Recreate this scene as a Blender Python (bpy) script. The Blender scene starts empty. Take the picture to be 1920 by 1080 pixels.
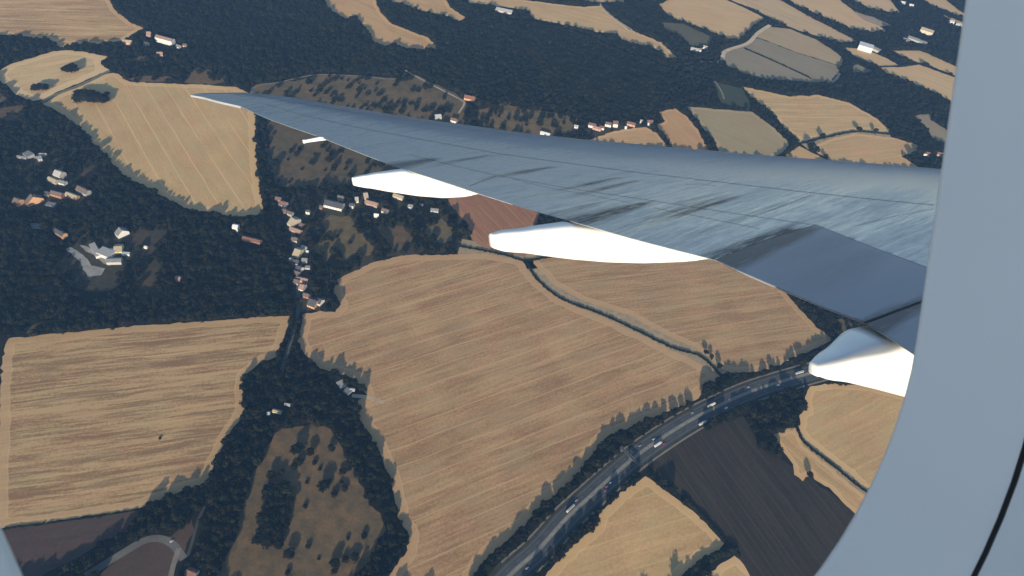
import bpy, bmesh, math, random
import numpy as np
from mathutils import Vector, Matrix
from mathutils.geometry import delaunay_2d_cdt

random.seed(7)
rng = np.random.default_rng(11)
C = bpy.context.scene.collection
scn = bpy.context.scene

# ------------------------------------------------------------------ viewpoint
F = 1400.0                 # focal length in photo pixels (1920 wide)
ALT = 900.0                # height of the aeroplane above the fields
PITCH, ROLL = math.radians(46), math.radians(8)
SUN_EL = math.radians(16)

g = np.array([math.sin(ROLL) * math.cos(PITCH), math.cos(ROLL) * math.cos(PITCH), math.sin(PITCH)])
fwd = np.array([0, 0, -1.0]); hf = fwd - g * fwd.dot(g); hf /= np.linalg.norm(hf)
rt = np.cross(hf, g)
M = np.array([rt, hf, g])                  # camera frame -> world frame
EYE = np.array([0.0, 0.0, ALT])


def ray(px, py):
    return np.array([px - 960, 540 - py, -F]) / F


def W(c):
    return EYE + M @ np.asarray(c)


def gnd(px, py, z=0.0):
    d = M @ ray(px, py)
    t = (z - ALT) / d[2]
    return EYE[:2] + d[:2] * t


def project(P):
    """world points (n,3) -> photo pixels"""
    c = (np.asarray(P) - EYE) @ M
    return np.stack([960 + F * c[:, 0] / -c[:, 2], 540 - F * c[:, 1] / -c[:, 2]], 1)


# aeroplane frame (seen from the camera): forward, up, outboard
fa = np.array([2840, 870, -1400.0]); fa /= np.linalg.norm(fa)
fu = np.array([-305, 3236, 1400.0]); fu -= fa * fu.dot(fa); fu /= np.linalg.norm(fu)
fo = np.cross(fa, fu)
if fo[2] > 0: fo = -fo
WING_H = 2.2

# ------------------------------------------------------------------ helpers
def obj(name, verts, faces, mat, parent=None, smooth=False, slots=None):
    me = bpy.data.meshes.new(name)
    me.from_pydata([tuple(map(float, v)) for v in verts], [], faces)
    for m in (mat if isinstance(mat, (list, tuple)) else [mat]):
        me.materials.append(m)
    if slots is not None:
        me.polygons.foreach_set('material_index', slots)
    if smooth:
        me.polygons.foreach_set('use_smooth', [True] * len(me.polygons))
    me.update()
    o = bpy.data.objects.new(name, me); C.objects.link(o)
    if parent: o.parent = parent
    return o


def empty(name, label, cat, loc=(0, 0, 0), rz=0.0, group=None, sc=1.0):
    o = bpy.data.objects.new(name, None); C.objects.link(o)
    o.empty_display_size = .1
    o.location = loc; o.rotation_euler = (0, 0, rz); o.scale = (sc, sc, sc)
    o['label'] = label; o['category'] = cat
    if group: o['group'] = group
    return o


def tag(o, label, cat, group=None):
    o['label'] = label; o['category'] = cat
    if group: o['group'] = group
    return o


def attr(o, name, vals):
    a = o.data.attributes.new(name, 'FLOAT', 'POINT')
    a.data.foreach_set('value', np.asarray(vals, dtype=np.float32))


class MB:
    def __init__(s): s.v = []; s.f = []; s.m = []
    def add(s, v, f, m=0):
        n = len(s.v); s.v += [tuple(x) for x in v]; s.f += [tuple(i + n for i in q) for q in f]; s.m += [m] * len(f)
    def box(s, x0, x1, y0, y1, z0, z1, m=0):
        s.add([(x0, y0, z0), (x1, y0, z0), (x1, y1, z0), (x0, y1, z0), (x0, y0, z1), (x1, y0, z1), (x1, y1, z1), (x0, y1, z1)],
              [(0, 3, 2, 1), (4, 5, 6, 7), (0, 1, 5, 4), (1, 2, 6, 5), (2, 3, 7, 6), (3, 0, 4, 7)], m)
    def build(s, name, mat, parent=None, smooth=False):
        return obj(name, s.v, s.f, mat, parent, smooth, s.m)


# ------------------------------------------------------------------ materials
class NT:
    def __init__(s, name):
        s.m = bpy.data.materials.new(name); s.m.use_nodes = True
        s.t = s.m.node_tree; s.n = s.t.nodes; s.b = s.n['Principled BSDF']
        s.out = s.n['Material Output']
    def node(s, typ, **kw):
        n = s.n.new(typ)
        for k, v in kw.items(): setattr(n, k, v)
        return n
    def link(s, a, b): s.t.links.new(a, b)
    def setin(s, sock, v):
        if hasattr(v, 'is_output'): s.link(v, sock)
        else: sock.default_value = v
    def math(s, op, a, b=0.0, c=0.0, clamp=False):
        n = s.node('ShaderNodeMath', operation=op); n.use_clamp = clamp
        for i, v in enumerate((a, b, c)): s.setin(n.inputs[i], v)
        return n.outputs[0]
    def mix(s, f, a, b):
        n = s.node('ShaderNodeMix', data_type='RGBA')
        s.setin(n.inputs[0], f); s.setin(n.inputs[6], a); s.setin(n.inputs[7], b)
        return n.outputs[2]
    def mul(s, a, b):
        n = s.node('ShaderNodeMix', data_type='RGBA', blend_type='MULTIPLY')
        n.inputs[0].default_value = 1.0; s.setin(n.inputs[6], a); s.setin(n.inputs[7], b)
        return n.outputs[2]
    def noise(s, vec, scale, detail=3.0, rough=.55):
        n = s.node('ShaderNodeTexNoise'); n.inputs['Scale'].default_value = scale
        n.inputs['Detail'].default_value = detail; n.inputs['Roughness'].default_value = rough
        if vec is not None: s.link(vec, n.inputs['Vector'])
        return n.outputs['Fac']
    def mapping(s, vec, loc=(0, 0, 0), rot=0.0, scale=(1, 1, 1)):
        n = s.node('ShaderNodeMapping'); n.inputs['Location'].default_value = loc
        n.inputs['Rotation'].default_value = (0, 0, rot); n.inputs['Scale'].default_value = scale
        s.link(vec, n.inputs['Vector']); return n.outputs[0]
    def ramp(s, f, lo, hi):
        n = s.node('ShaderNodeMapRange'); n.inputs['From Min'].default_value = lo; n.inputs['From Max'].default_value = hi
        s.setin(n.inputs['Value'], f); return n.outputs[0]
    def coord(s):
        return s.node('ShaderNodeTexCoord').outputs['Object']
    def attr(s, name):
        return s.node('ShaderNodeAttribute', attribute_name=name).outputs['Fac']


def rgb(c): return (c[0], c[1], c[2], 1.0)


def plain(name, col, rough=.7, var=.15, scale=1.0, metal=0.0, spec=.3):
    t = NT(name)
    f = t.noise(t.coord(), scale, 4)
    c = t.mix(t.ramp(f, .3, .7), rgb([x * (1 - var) for x in col]), rgb([min(1, x * (1 + var)) for x in col]))
    t.link(c, t.b.inputs['Base Color'])
    t.b.inputs['Roughness'].default_value = rough; t.b.inputs['Metallic'].default_value = metal
    t.b.inputs['Specular IOR Level'].default_value = spec
    return t.m


def field_mat(name, col, dark, ang, streak=.5, tram=0.0, spacing=24.0, head=10.0, headcol=None, blotch=.25, seed=0.0, tramdark=False, fine=1.0):
    """stubble or ploughed soil: streaks along the working direction, wheel tracks, worked headlands along the boundary"""
    t = NT(name); co = t.coord()
    base = t.mapping(co, loc=(seed * 37.0, seed * 91.0, 0), rot=-ang)
    warp = t.noise(base, .006, 2)
    sep = t.node('ShaderNodeSeparateXYZ'); t.link(base, sep.inputs[0])
    v = t.math('ADD', sep.outputs[1], t.math('MULTIPLY', t.math('SUBTRACT', warp, .5), 10.0))
    cmb = t.node('ShaderNodeCombineXYZ'); t.link(sep.outputs[0], cmb.inputs[0]); t.link(v, cmb.inputs[1])
    n1 = t.noise(t.mapping(cmb.outputs[0], scale=(.014, .21, 1)), 1.0, 5, .70)
    n2 = t.noise(t.mapping(cmb.outputs[0], scale=(.006, .07, 1)), 1.0, 4, .62)
    n3 = t.noise(base, .011, 4, .6)
    n4 = t.noise(base, .24, 5, .72)
    f = t.math('ADD', t.math('MULTIPLY', t.math('SUBTRACT', n1, .5), 3.6 * streak), t.math('MULTIPLY', t.math('SUBTRACT', n2, .5), 3.0 * streak))
    f = t.math('ADD', f, t.math('MULTIPLY', t.math('SUBTRACT', n3, .5), 3.4 * blotch))
    f = t.math('ADD', f, t.math('MULTIPLY', t.math('SUBTRACT', n4, .5), 2.1 * fine))
    c = t.mix(t.math('ADD', f, .5, clamp=True), rgb(dark), rgb(col))
    n5 = t.noise(t.mapping(base, loc=(400, 90, 0), scale=(1, 2.2, 1)), .013, 5, .65)
    c = t.mix(t.math('MULTIPLY', t.ramp(n5, .48, .66), .55 * min(1.0, blotch * 2.2 + .25)), c, rgb([(a_ * .45 + b_ * .55) * k_ for a_, b_, k_ in zip(col, dark, (.98, 1.12, 1.2))]))
    lite = [min(1, x * 1.28) for x in col]
    hu = t.noise(t.mapping(base, loc=(80, 700, 0), scale=(.8, 2.0, 1)), .02, 4, .6)
    c = t.mul(c, t.mix(t.ramp(hu, .36, .64), (1.05, .985, .96, 1), (.965, 1.01, .95, 1)))
    if tram > 0:
        fr = t.math('FRACT', t.math('DIVIDE', v, spacing))
        d = t.math('MULTIPLY', t.math('ABSOLUTE', t.math('SUBTRACT', fr, .5)), spacing)
        line = t.math('SUBTRACT', 1.0, t.math('DIVIDE', d, 1.5), clamp=True)
        gate = t.ramp(t.noise(t.mapping(cmb.outputs[0], scale=(.006, .03, 1)), 1.0, 2), .30, .52)
        c = t.mix(t.math('MULTIPLY', t.math('MULTIPLY', line, gate), tram, clamp=True), c, rgb([x * .6 for x in dark] if tramdark else lite))
    if head > 0:
        e = t.attr('edge')
        en = t.math('ADD', e, t.math('MULTIPLY', t.math('SUBTRACT', t.noise(base, .03, 3), .5), 5.0))
        hc = headcol or lite
        band = t.math('SUBTRACT', 1.0, t.ramp(en, head * .8, head * 1.15))
        ec = t.node('ShaderNodeCombineXYZ'); t.link(en, ec.inputs[1])
        hn = t.noise(t.mapping(ec.outputs[0], scale=(0, .55, 1)), 1.0, 2)
        hcol = t.mix(t.math('MULTIPLY', t.math('ADD', t.math('MULTIPLY', hn, .6), t.math('MULTIPLY', n4, .4)), 1.0), rgb([(x + y) * .5 for x, y in zip(dark, col)]), rgb(hc))
        c = t.mix(t.math('MULTIPLY', band, .72), c, hcol)
        ln = t.math('SUBTRACT', 1.0, t.math('DIVIDE', t.math('ABSOLUTE', t.math('SUBTRACT', en, head)), 1.8), clamp=True)
        c = t.mix(t.math('MULTIPLY', ln, .5), c, rgb(lite))
    t.link(c, t.b.inputs['Base Color'])
    t.b.inputs['Roughness'].default_value = .95; t.b.inputs['Specular IOR Level'].default_value = .1
    return t.m


def patch_mat(name, cols, scale=.02, seed=0):
    """rough grass: several tones in soft patches with a fine grain"""
    t = NT(name); co = t.mapping(t.coord(), loc=(seed * 53., seed * 29., 0))
    a = t.ramp(t.noise(co, scale, 5, .62), .36, .64); b = t.ramp(t.noise(co, scale * 3.1, 4, .6), .42, .66)
    d = t.noise(co, .25, 3, .7)
    c = t.mix(a, rgb(cols[0]), rgb(cols[1])); c = t.mix(t.math('MULTIPLY', b, .75), c, rgb(cols[2]))
    c = t.mul(c, t.mix(d, (.62, .62, .62, 1), (1.3, 1.3, 1.3, 1)))
    t.link(c, t.b.inputs['Base Color']); t.b.inputs['Roughness'].default_value = .95; t.b.inputs['Specular IOR Level'].default_value = .1
    return t.m


def leaf_mat(name, col, var=.5):
    t = NT(name)
    oi = t.node('ShaderNodeObjectInfo'); n = t.noise(t.coord(), 1.6, 3)
    f = t.math('ADD', t.math('MULTIPLY', oi.outputs['Random'], .6), t.math('MULTIPLY', n, .5), clamp=True)
    lo = [x * (1 - var) for x in col]; hi = [x * (1 + var) for x in col]
    t.link(t.mix(f, rgb(lo), rgb(hi)), t.b.inputs['Base Color'])
    t.b.inputs['Roughness'].default_value = .85; t.b.inputs['Specular IOR Level'].default_value = .08
    return t.m


# ------------------------------------------------------------------ camera, light, air
cam = bpy.data.cameras.new('camera'); co = bpy.data.objects.new('camera', cam); C.objects.link(co)
mw = Matrix.Identity(4)
for i in range(3):
    for j in range(3): mw[i][j] = M[i][j]
    mw[i][3] = EYE[i]
co.matrix_world = mw
cam.sensor_width = 36.0; cam.lens = 36.0 * F / 1920.0
cam.clip_start = .02; cam.clip_end = 120000
cam.dof.use_dof = True; cam.dof.focus_distance = 60.0; cam.dof.aperture_fstop = 20.0
scn.camera = co

# the sun stands behind the camera: away from it the shadows run to a point above the picture
vx = 1220.0; vy = 540 - (g[2] * F - g[0] * (vx - 960)) / g[1]
away = M @ ray(vx, vy); away[2] = 0; away /= np.linalg.norm(away)
sdir = np.array([-away[0] * math.cos(SUN_EL), -away[1] * math.cos(SUN_EL), math.sin(SUN_EL)])
sl = bpy.data.lights.new('sun', 'SUN'); so = bpy.data.objects.new('sun', sl); C.objects.link(so)
so.rotation_euler = Vector(sdir).to_track_quat('Z', 'Y').to_euler()
so.location = (0, -50, 1200)
sl.energy = 5.0; sl.angle = math.radians(.5); sl.color = (1.0, .86, .68)
wd = bpy.data.worlds.new('World'); scn.world = wd; wd.use_nodes = True
sky = wd.node_tree.nodes.new('ShaderNodeTexSky'); sky.sky_type = 'NISHITA'; sky.sun_disc = False
sky.sun_elevation = SUN_EL; sky.sun_rotation = math.atan2(sdir[0], sdir[1]); sky.altitude = 900
wd.node_tree.links.new(sky.outputs[0], wd.node_tree.nodes['Background'].inputs[0])
wd.node_tree.nodes['Background'].inputs[1].default_value = .12
scn.view_settings.view_transform = 'Standard'; scn.view_settings.look = 'None'
scn.view_settings.exposure = 0.75; scn.view_settings.gamma = 1.0
scn.cycles.use_denoising = True
scn.cycles.max_bounces = 6; scn.cycles.diffuse_bounces = 2; scn.cycles.glossy_bounces = 2
scn.cycles.transparent_max_bounces = 6; scn.cycles.volume_bounces = 1
scn.cycles.caustics_reflective = False; scn.cycles.caustics_refractive = False

EXT = 9000.0
hz = MB(); hz.box(-EXT - 100, EXT + 100, -EXT - 100, EXT + 100, -1.5, ALT + 4)
hm = bpy.data.materials.new('air'); hm.use_nodes = True; hm.node_tree.nodes.clear()
ho = hm.node_tree.nodes.new('ShaderNodeOutputMaterial'); hv = hm.node_tree.nodes.new('ShaderNodeVolumePrincipled')
hv.inputs['Color'].default_value = (.26, .54, 1.0, 1); hv.inputs['Density'].default_value = 4.5e-5
hv.inputs['Anisotropy'].default_value = 0.0
hm.node_tree.links.new(hv.outputs[0], ho.inputs['Volume'])
hob = hz.build('haze', hm); hob['kind'] = 'stuff'

# ------------------------------------------------------------------ ground and fields
def inside(P, poly):
    x, y = P[:, 0], P[:, 1]; r = np.zeros(len(P), bool); n = len(poly)
    for i in range(n):
        x0, y0 = poly[i]; x1, y1 = poly[i - 1]
        if y0 == y1: continue
        c = ((y0 > y) != (y1 > y)) & (x < (x1 - x0) * (y - y0) / (y1 - y0) + x0)
        r ^= c
    return r


def seg_dist(P, line, closed=False):
    L = np.asarray(line); n = len(L) if closed else len(L) - 1
    d = np.full(len(P), 1e9)
    for i in range(n):
        A = L[i]; B = L[(i + 1) % len(L)]; AB = B - A; q = AB.dot(AB) + 1e-9
        t = np.clip(((P - A) @ AB) / q, 0, 1)
        d = np.minimum(d, np.hypot(*(P - A - t[:, None] * AB).T))
    return d


def resample(L, step, closed=False):
    L = [np.asarray(p, float) for p in L]; out = []
    n = len(L) if closed else len(L) - 1
    for i in range(n):
        A = L[i]; B = L[(i + 1) % len(L)]; k = max(1, int(round(np.linalg.norm(B - A) / step)))
        out += [A + (B - A) * j / k for j in range(k)]
    if not closed: out.append(L[-1])
    return np.array(out)


def catmull(L, per=8):
    L = [np.asarray(p, float) for p in L]; L = [2 * L[0] - L[1]] + L + [2 * L[-1] - L[-2]]; out = []
    for i in range(1, len(L) - 2):
        p0, p1, p2, p3 = L[i - 1:i + 3]
        for j in range(per):
            t = j / per
            out.append(.5 * (2 * p1 + (p2 - p0) * t + (2 * p0 - 5 * p1 + 4 * p2 - p3) * t * t + (3 * p1 - p0 - 3 * p2 + p3) * t ** 3))
    out.append(L[-2]); return np.array(out)


ROUGH = {}
OPEN = []            # open ground that no wood grows on: (polygon in world, test the tree top too)


def sheet(name, poly, mat, z, jit=1.6, ring=14.0, grid=40.0, step=7.0, closed=True, open_=True):
    wp = np.array([gnd(*p) for p in poly])
    wp = resample(wp, step, True)
    r = np.random.default_rng(abs(hash(round(float(wp[0][0]), 2))) % 10000)
    wp = wp + r.normal(0, jit * .6, wp.shape)
    n = len(wp)
    area = sum(wp[i - 1][0] * wp[i][1] - wp[i][0] * wp[i - 1][1] for i in range(n))
    if area < 0: wp = wp[::-1].copy()
    pts = [Vector(p) for p in wp]
    lo, hi = wp.min(0), wp.max(0)
    gx, gy = np.meshgrid(np.arange(lo[0], hi[0], grid), np.arange(lo[1], hi[1], grid))
    gp = np.stack([gx.ravel(), gy.ravel()], 1) + r.uniform(-3, 3, (gx.size, 2))
    inner = [gp]
    nx = np.roll(wp, -1, 0) - np.roll(wp, 1, 0); nrm = np.stack([-nx[:, 1], nx[:, 0]], 1); nrm /= np.linalg.norm(nrm, axis=1)[:, None] + 1e-9
    for k in (.35, .75, 1.0, 1.25, 1.7):
        inner.append(wp + nrm * ring * k)
    q = np.concatenate(inner); q = q[inside(q, wp)]
    d = seg_dist(q, wp, True); q = q[d > 2.0]
    allp = pts + [Vector(p) for p in q]
    v, e, f, *_ = delaunay_2d_cdt(allp, [], [list(range(n))], 1, 1e-3)
    P = np.array([tuple(p) for p in v])
    o = obj(name, [(p[0], p[1], z) for p in P], [tuple(t) for t in f], mat)
    attr(o, 'edge', seg_dist(P, wp, True))
    o['kind'] = 'structure'
    if open_: OPEN.append(wp)
    return o


def wang(p, q):
    A, B = gnd(*p), gnd(*q); return math.atan2(B[1] - A[1], B[0] - A[0])


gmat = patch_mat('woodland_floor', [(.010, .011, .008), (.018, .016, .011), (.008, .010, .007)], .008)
gv = [(-EXT, -EXT, 0), (EXT, -EXT, 0), (EXT, EXT, 0), (-EXT, EXT, 0)]
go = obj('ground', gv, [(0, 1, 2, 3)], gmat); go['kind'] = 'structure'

WHEAT = (.47, .325, .175); WHEATD = (.30, .19, .098); PALE = (.50, .375, .225); PALED = (.36, .25, .14)
fields = [
 # name, polygon (traced in the photo), colour, dark, direction (two pixels), streak, tramline, spacing, headland, blotch
 ('stubble_field', [(-90,-40),(190,-40),(205,0),(217,20),(245,42),(270,53),(255,60),(244,67),(232,74),(218,78),(185,82),(150,83),(130,86),(112,89),(103,84),(100,76),(85,70),(70,72),(45,68),(10,65),(-90,60)], (.47,.325,.18), (.25,.155,.085), (0,30,230,36), .85, .3, 26, 9, .1),
 ('stubble_field', [(-8,142),(5,128),(15,122),(60,108),(100,96),(130,94),(165,98),(203,107),(193,113),(194,125),(205,131),(150,155),(110,171),(80,187),(60,189),(50,186),(30,176),(12,162),(0,152)], PALE, PALED, (40,135,180,110), .5, .4, 22, 16, .2),
 ('stubble_field', [(78,196),(110,177),(160,155),(205,137),(222,138),(235,150),(250,154),(300,156),(400,160),(440,163),(465,173),(478,206),(478,250),(482,310),(488,360),(494,398),(480,403),(460,405),(435,407),(405,397),(370,396),(345,389),(320,375),(300,366),(270,346),(240,336),(215,311),(195,286),(170,266),(160,246),(130,226),(110,211),(95,201)], (.46,.325,.175), (.33,.225,.118), (250,190,350,360), .28, .75, 34, 12, .45),
 ('stubble_field', [(-6,975),(-4,900),(0,760),(2,690),(9,650),(15,635),(100,626),(250,612),(400,601),(480,595),(543,592),(540,608),(530,640),(520,668),(485,680),(458,708),(455,740),(460,762),(448,790),(425,822),(408,857),(390,900),(378,910),(345,918),(255,955),(150,970),(50,985),(10,989),(0,990)], (.435,.31,.165), (.225,.142,.076), (0,825,440,770), 1.2, .45, 30, 11, .12),
 ('stubble_field', [(-120,640),(-12,650),(-8,800),(-10,900),(-16,990),(-120,1000)], (.46,.33,.185), (.30,.19,.10), (-60,700,-20,960), .5, .4, 24, 8, .3),
 ('stubble_field', [(567,590),(600,583),(628,586),(638,570),(623,545),(632,523),(660,510),(700,492),(760,478),(830,478),(910,476),(960,484),(980,491),(1004,524),(1050,562),(1130,595),(1195,625),(1258,656),(1300,676),(1350,706),(1318,735),(1310,747),(1250,775),(1190,797),(1140,817),(1110,852),(1080,892),(1050,922),(1010,952),(985,987),(950,1012),(915,1042),(885,1085),(870,1130),(690,1130),(727,1080),(755,1050),(768,1005),(747,970),(732,900),(712,850),(690,810),(668,778),(672,750),(690,742),(668,712),(640,700),(600,690),(577,670),(558,640),(565,610)], (.42,.28,.155), (.25,.15,.083), (700,820,1150,660), .60, .6, 27, 12, .5),
 ('stubble_field', [(990,470),(1400,450),(1470,545),(1500,580),(1530,612),(1562,638),(1500,668),(1430,695),(1372,700),(1350,688),(1312,656),(1265,636),(1182,592),(1096,564),(1042,536),(1006,500)], (.415,.28,.155), (.25,.152,.084), (1020,560,1480,500), .62, .45, 27, 10, .3),
 ('ploughed_field', [(838,372),(880,358),(960,360),(1012,402),(1000,440),(985,482),(958,476),(930,470),(905,465),(885,450),(876,422),(850,390)], (.29,.155,.092), (.20,.10,.062), (890,375,960,450), .4, .9, 22, 9, .3),
 ('stubble_field', [(1210,893),(1250,920),(1300,960),(1350,1003),(1360,1020),(1345,1035),(1310,1053),(1280,1078),(1240,1140),(985,1140),(1020,1080),(1050,1045),(1090,1010),(1120,985),(1125,960),(1160,930),(1190,905)], (.46,.32,.17), (.30,.19,.10), (1060,1030,1300,960), .35, .35, 22, 11, .4),
 ('ploughed_field', [(1215,872),(1250,842),(1290,817),(1345,795),(1395,782),(1430,840),(1480,872),(1530,905),(1590,950),(1700,1040),(1800,1140),(1450,1140),(1380,1040),(1330,990),(1280,932),(1240,892)], (.066,.060,.047), (.038,.036,.031), (1320,840,1480,1060), .8, .8, 16, 0, .25),
 ('stubble_field', [(1518,725),(1560,718),(1620,722),(1690,740),(1800,780),(1800,1010),(1700,960),(1622,915),(1590,886),(1550,856),(1510,826),(1497,800),(1500,780),(1515,768),(1508,750)], (.46,.325,.175), (.33,.215,.115), (1520,830,1680,750), .4, .3, 25, 9, .4),
 ('stubble_field', [(1447,815),(1490,803),(1506,835),(1556,876),(1612,922),(1800,1060),(1700,1040),(1600,960),(1555,918),(1530,900),(1520,889),(1505,900),(1490,890),(1487,870),(1465,840)], (.44,.30,.16), (.30,.19,.10), (1470,820,1600,930), .5, .5, 14, 6, .3),
 ('stubble_field', [(1305,1095),(1345,1062),(1378,1042),(1425,1085),(1470,1140),(1260,1140)], (.47,.33,.18), (.33,.22,.12), (1330,1090,1420,1060), .35, .3, 22, 9, .4),
 ('fallow_field', [(-60,1005),(10,992),(150,974),(258,956),(258,966),(232,1000),(190,1016),(150,1046),(60,1090),(-60,1130)], (.078,.054,.044), (.045,.033,.03), (10,1010,240,975), .4, .2, 20, 0, .6),
 ('fallow_field', [(190,1075),(235,1035),(285,1012),(322,1005),(355,975),(362,995),(348,1030),(330,1060),(300,1130),(150,1130)], (.085,.056,.043), (.052,.038,.03), (180,1060,330,1010), .3, .1, 20, 0, .6),
 # far side, above the wing
 ('stubble_field', [(590,-40),(605,0),(615,15),(640,30),(650,35),(665,28),(680,45),(690,60),(700,78),(720,86),(740,82),(770,92),(824,93),(802,70),(770,58),(735,45),(715,25),(706,8),(715,-40)], (.46,.31,.165), (.30,.185,.10), (640,30,760,80), .4, .4, 26, 8, .3),
 ('stubble_field', [(722,-40),(730,2),(760,8),(790,20),(830,28),(862,39),(876,35),(845,14),(815,-40)], (.46,.31,.165), (.31,.20,.11), (740,2,850,30), .4, .4, 26, 8, .3),
 ('stubble_field', [(850,-30),(880,5),(920,10),(960,15),(990,20),(1000,35),(1050,45),(1090,53),(1120,60),(1150,62),(1170,75),(1190,82),(1220,86),(1235,95),(1250,108),(1271,109),(1240,80),(1180,55),(1148,30),(1128,11),(1090,13),(1045,8),(1000,2),(960,-2),(930,-30)], (.47,.335,.19), (.33,.225,.125), (960,8,1200,80), .4, .4, 24, 7, .3),
 ('stubble_field', [(1040,-40),(1060,-4),(1110,4),(1170,4),(1190,-40)], (.47,.32,.18), (.33,.22,.12), (1060,0,1160,4), .3, .2, 24, 0, .3),
 ('stubble_field', [(1235,8),(1300,-20),(1340,-20),(1362,0),(1400,16),(1433,34),(1400,60),(1386,76),(1365,72),(1330,58),(1290,42),(1260,35),(1245,20)], (.47,.33,.19), (.36,.25,.145), (1260,15,1420,45), .35, .3, 24, 0, .3),
 ('stubble_field', [(1345,-30),(1430,-20),(1480,10),(1520,32),(1570,58),(1607,77),(1580,80),(1540,70),(1500,58),(1470,46),(1440,31),(1410,15),(1368,0)], (.43,.32,.20), (.32,.235,.15), (1400,5,1560,68), .5, .5, 30, 0, .25),
 ('stubble_field', [(1460,-20),(1550,-20),(1600,20),(1640,43),(1666,60),(1640,60),(1600,55),(1560,38),(1530,25),(1490,8)], (.47,.33,.20), (.37,.26,.155), (1520,5,1640,55), .3, .2, 24, 0, .3),
 ('stubble_field', [(1585,-20),(1660,-20),(1680,15),(1694,27),(1670,23),(1630,15),(1604,3)], (.46,.32,.20), (.37,.26,.16), (1610,0,1680,20), .3, .2, 24, 0, .3),
 ('fallow_field', [(1598,20),(1640,33),(1678,50),(1650,49),(1620,38)], (.30,.25,.19), (.24,.20,.15), (1600,20,1670,48), .3, .2, 24, 0, .3),
 ('fallow_field', [(1420,70),(1426,60),(1442,50),(1480,54),(1530,74),(1567,98),(1582,112),(1578,124),(1500,100)], (.35,.275,.17), (.29,.225,.14), (1440,55,1575,110), .25, .2, 24, 0, .4),
 ('fallow_field', [(1362,123),(1352,114),(1360,96),(1402,82),(1420,71),(1500,101),(1577,125),(1572,133),(1555,156),(1480,151),(1440,149),(1400,139)], (.235,.205,.15), (.19,.165,.122), (1420,75,1575,126), .25, .2, 24, 0, .5),
 ('stubble_field', [(1394,163),(1440,172),(1480,181),(1535,178),(1590,192),(1640,220),(1672,246),(1665,250),(1605,244),(1552,255),(1503,266),(1470,238),(1440,203),(1410,185)], (.46,.33,.18), (.32,.215,.12), (1420,200,1640,205), .6, .6, 26, 8, .2),
 ('fallow_field', [(1288,199),(1350,205),(1410,210),(1442,232),(1482,269),(1470,285),(1440,300),(1350,290),(1342,268),(1310,230)], (.32,.265,.165), (.25,.20,.12), (1310,220,1440,280), .3, .3, 24, 8, .3),
 ('stubble_field', [(1232,211),(1265,203),(1290,220),(1310,245),(1330,282),(1300,290),(1260,276),(1245,252),(1230,236),(1247,226)], (.42,.27,.15), (.33,.20,.11), (1250,215,1310,275), .3, .3, 22, 6, .4),
 ('stubble_field', [(1095,266),(1150,246),(1210,238),(1232,250),(1252,275),(1200,282)], (.45,.30,.165), (.32,.20,.11), (1120,262,1240,256), .4, .3, 22, 6, .35),
 ('stubble_field', [(1524,274),(1560,260),(1602,250),(1680,259),(1726,274),(1718,285),(1690,293),(1730,318),(1640,318),(1560,304),(1532,287)], (.44,.30,.165), (.33,.215,.12), (1550,285,1700,268), .35, .3, 22, 6, .4),
 ('stubble_field', [(1470,292),(1500,274),(1516,283),(1552,300),(1520,312)], (.45,.31,.17), (.35,.23,.13), (1480,288,1540,298), .3, .2, 22, 0, .3),
 ('stubble_field', [(1642,127),(1700,125),(1722,121),(1790,145),(1850,170),(1850,220),(1785,193),(1760,176),(1720,160),(1680,145)], (.46,.33,.19), (.37,.26,.15), (1660,130,1780,180), .5, .5, 18, 0, .2),
 ('stubble_field', [(1673,95),(1725,95),(1760,110),(1850,150),(1850,166),(1790,141),(1740,122),(1700,110)], (.46,.33,.19), (.36,.26,.15), (1690,98,1790,135), .5, .4, 18, 0, .2),
 ('stubble_field', [(1583,89),(1620,92),(1660,108),(1687,123),(1650,125),(1600,104)], (.44,.32,.19), (.37,.26,.15), (1590,92,1680,122), .3, .2, 24, 0, .2),
 ('fallow_field', [(1597,124),(1608,121),(1645,137),(1600,137)], (.22,.20,.155), (.18,.165,.13), (1600,130,1640,135), .3, .2, 24, 0, .2),
 ('fallow_field', [(1713,217),(1745,213),(1745,224),(1780,247),(1850,270),(1850,290),(1750,262),(1738,240)], (.27,.225,.16), (.21,.175,.125), (1720,220,1780,255), .3, .2, 24, 0, .2),
 ('stubble_field', [(1715,-20),(1760,-10),(1805,24),(1860,50),(1860,60),(1805,33),(1770,18),(1735,4)], (.45,.32,.20), (.36,.26,.16), (1730,0,1800,28), .3, .2, 24, 0, .2),
 ('stubble_field', [(1765,26),(1800,40),(1860,64),(1860,74),(1790,42)], (.43,.31,.20), (.36,.26,.16), (1770,28,1800,42), .3, .2, 24, 0, .2),
 ('meadow', [(1333,151),(1360,158),(1392,166),(1412,202),(1380,200),(1350,194),(1345,175)], (.050,.062,.040), (.038,.048,.032), (1340,160,1400,195), .3, .1, 24, 0, .5),
 ('meadow', [(1238,42),(1280,44),(1310,58),(1340,72),(1330,85),(1300,88),(1275,68),(1250,56)], (.11,.10,.07), (.075,.075,.05), (1240,45,1330,80), .3, .1, 24, 0, .5),
]
for k, (nm, poly, c1, c2, dr, st, tr, sp, hd, bl) in enumerate(fields):
    if nm == 'stubble_field': tint = (1.15, 1.085, .95)
    elif nm == 'ploughed_field' and k != 7: tint = (.66, .56, .50)
    else: tint = (1.05, .99, .90)
    if k in (3, 4): tint = (1.0, .93, .86)
    if k in (5, 6): tint = (1.02, .975, .885)
    c1 = [x * y for x, y in zip(c1, tint)]; c2 = [x * y for x, y in zip(c2, tint)]
    m = field_mat(nm + '_soil', c1, c2, wang(dr[:2], dr[2:]), st, tr, sp, hd, None, bl, k + 1.0)
    sheet(nm, poly, m, .10 + .004 * (k % 4), ring=max(hd, 6.0))

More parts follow.
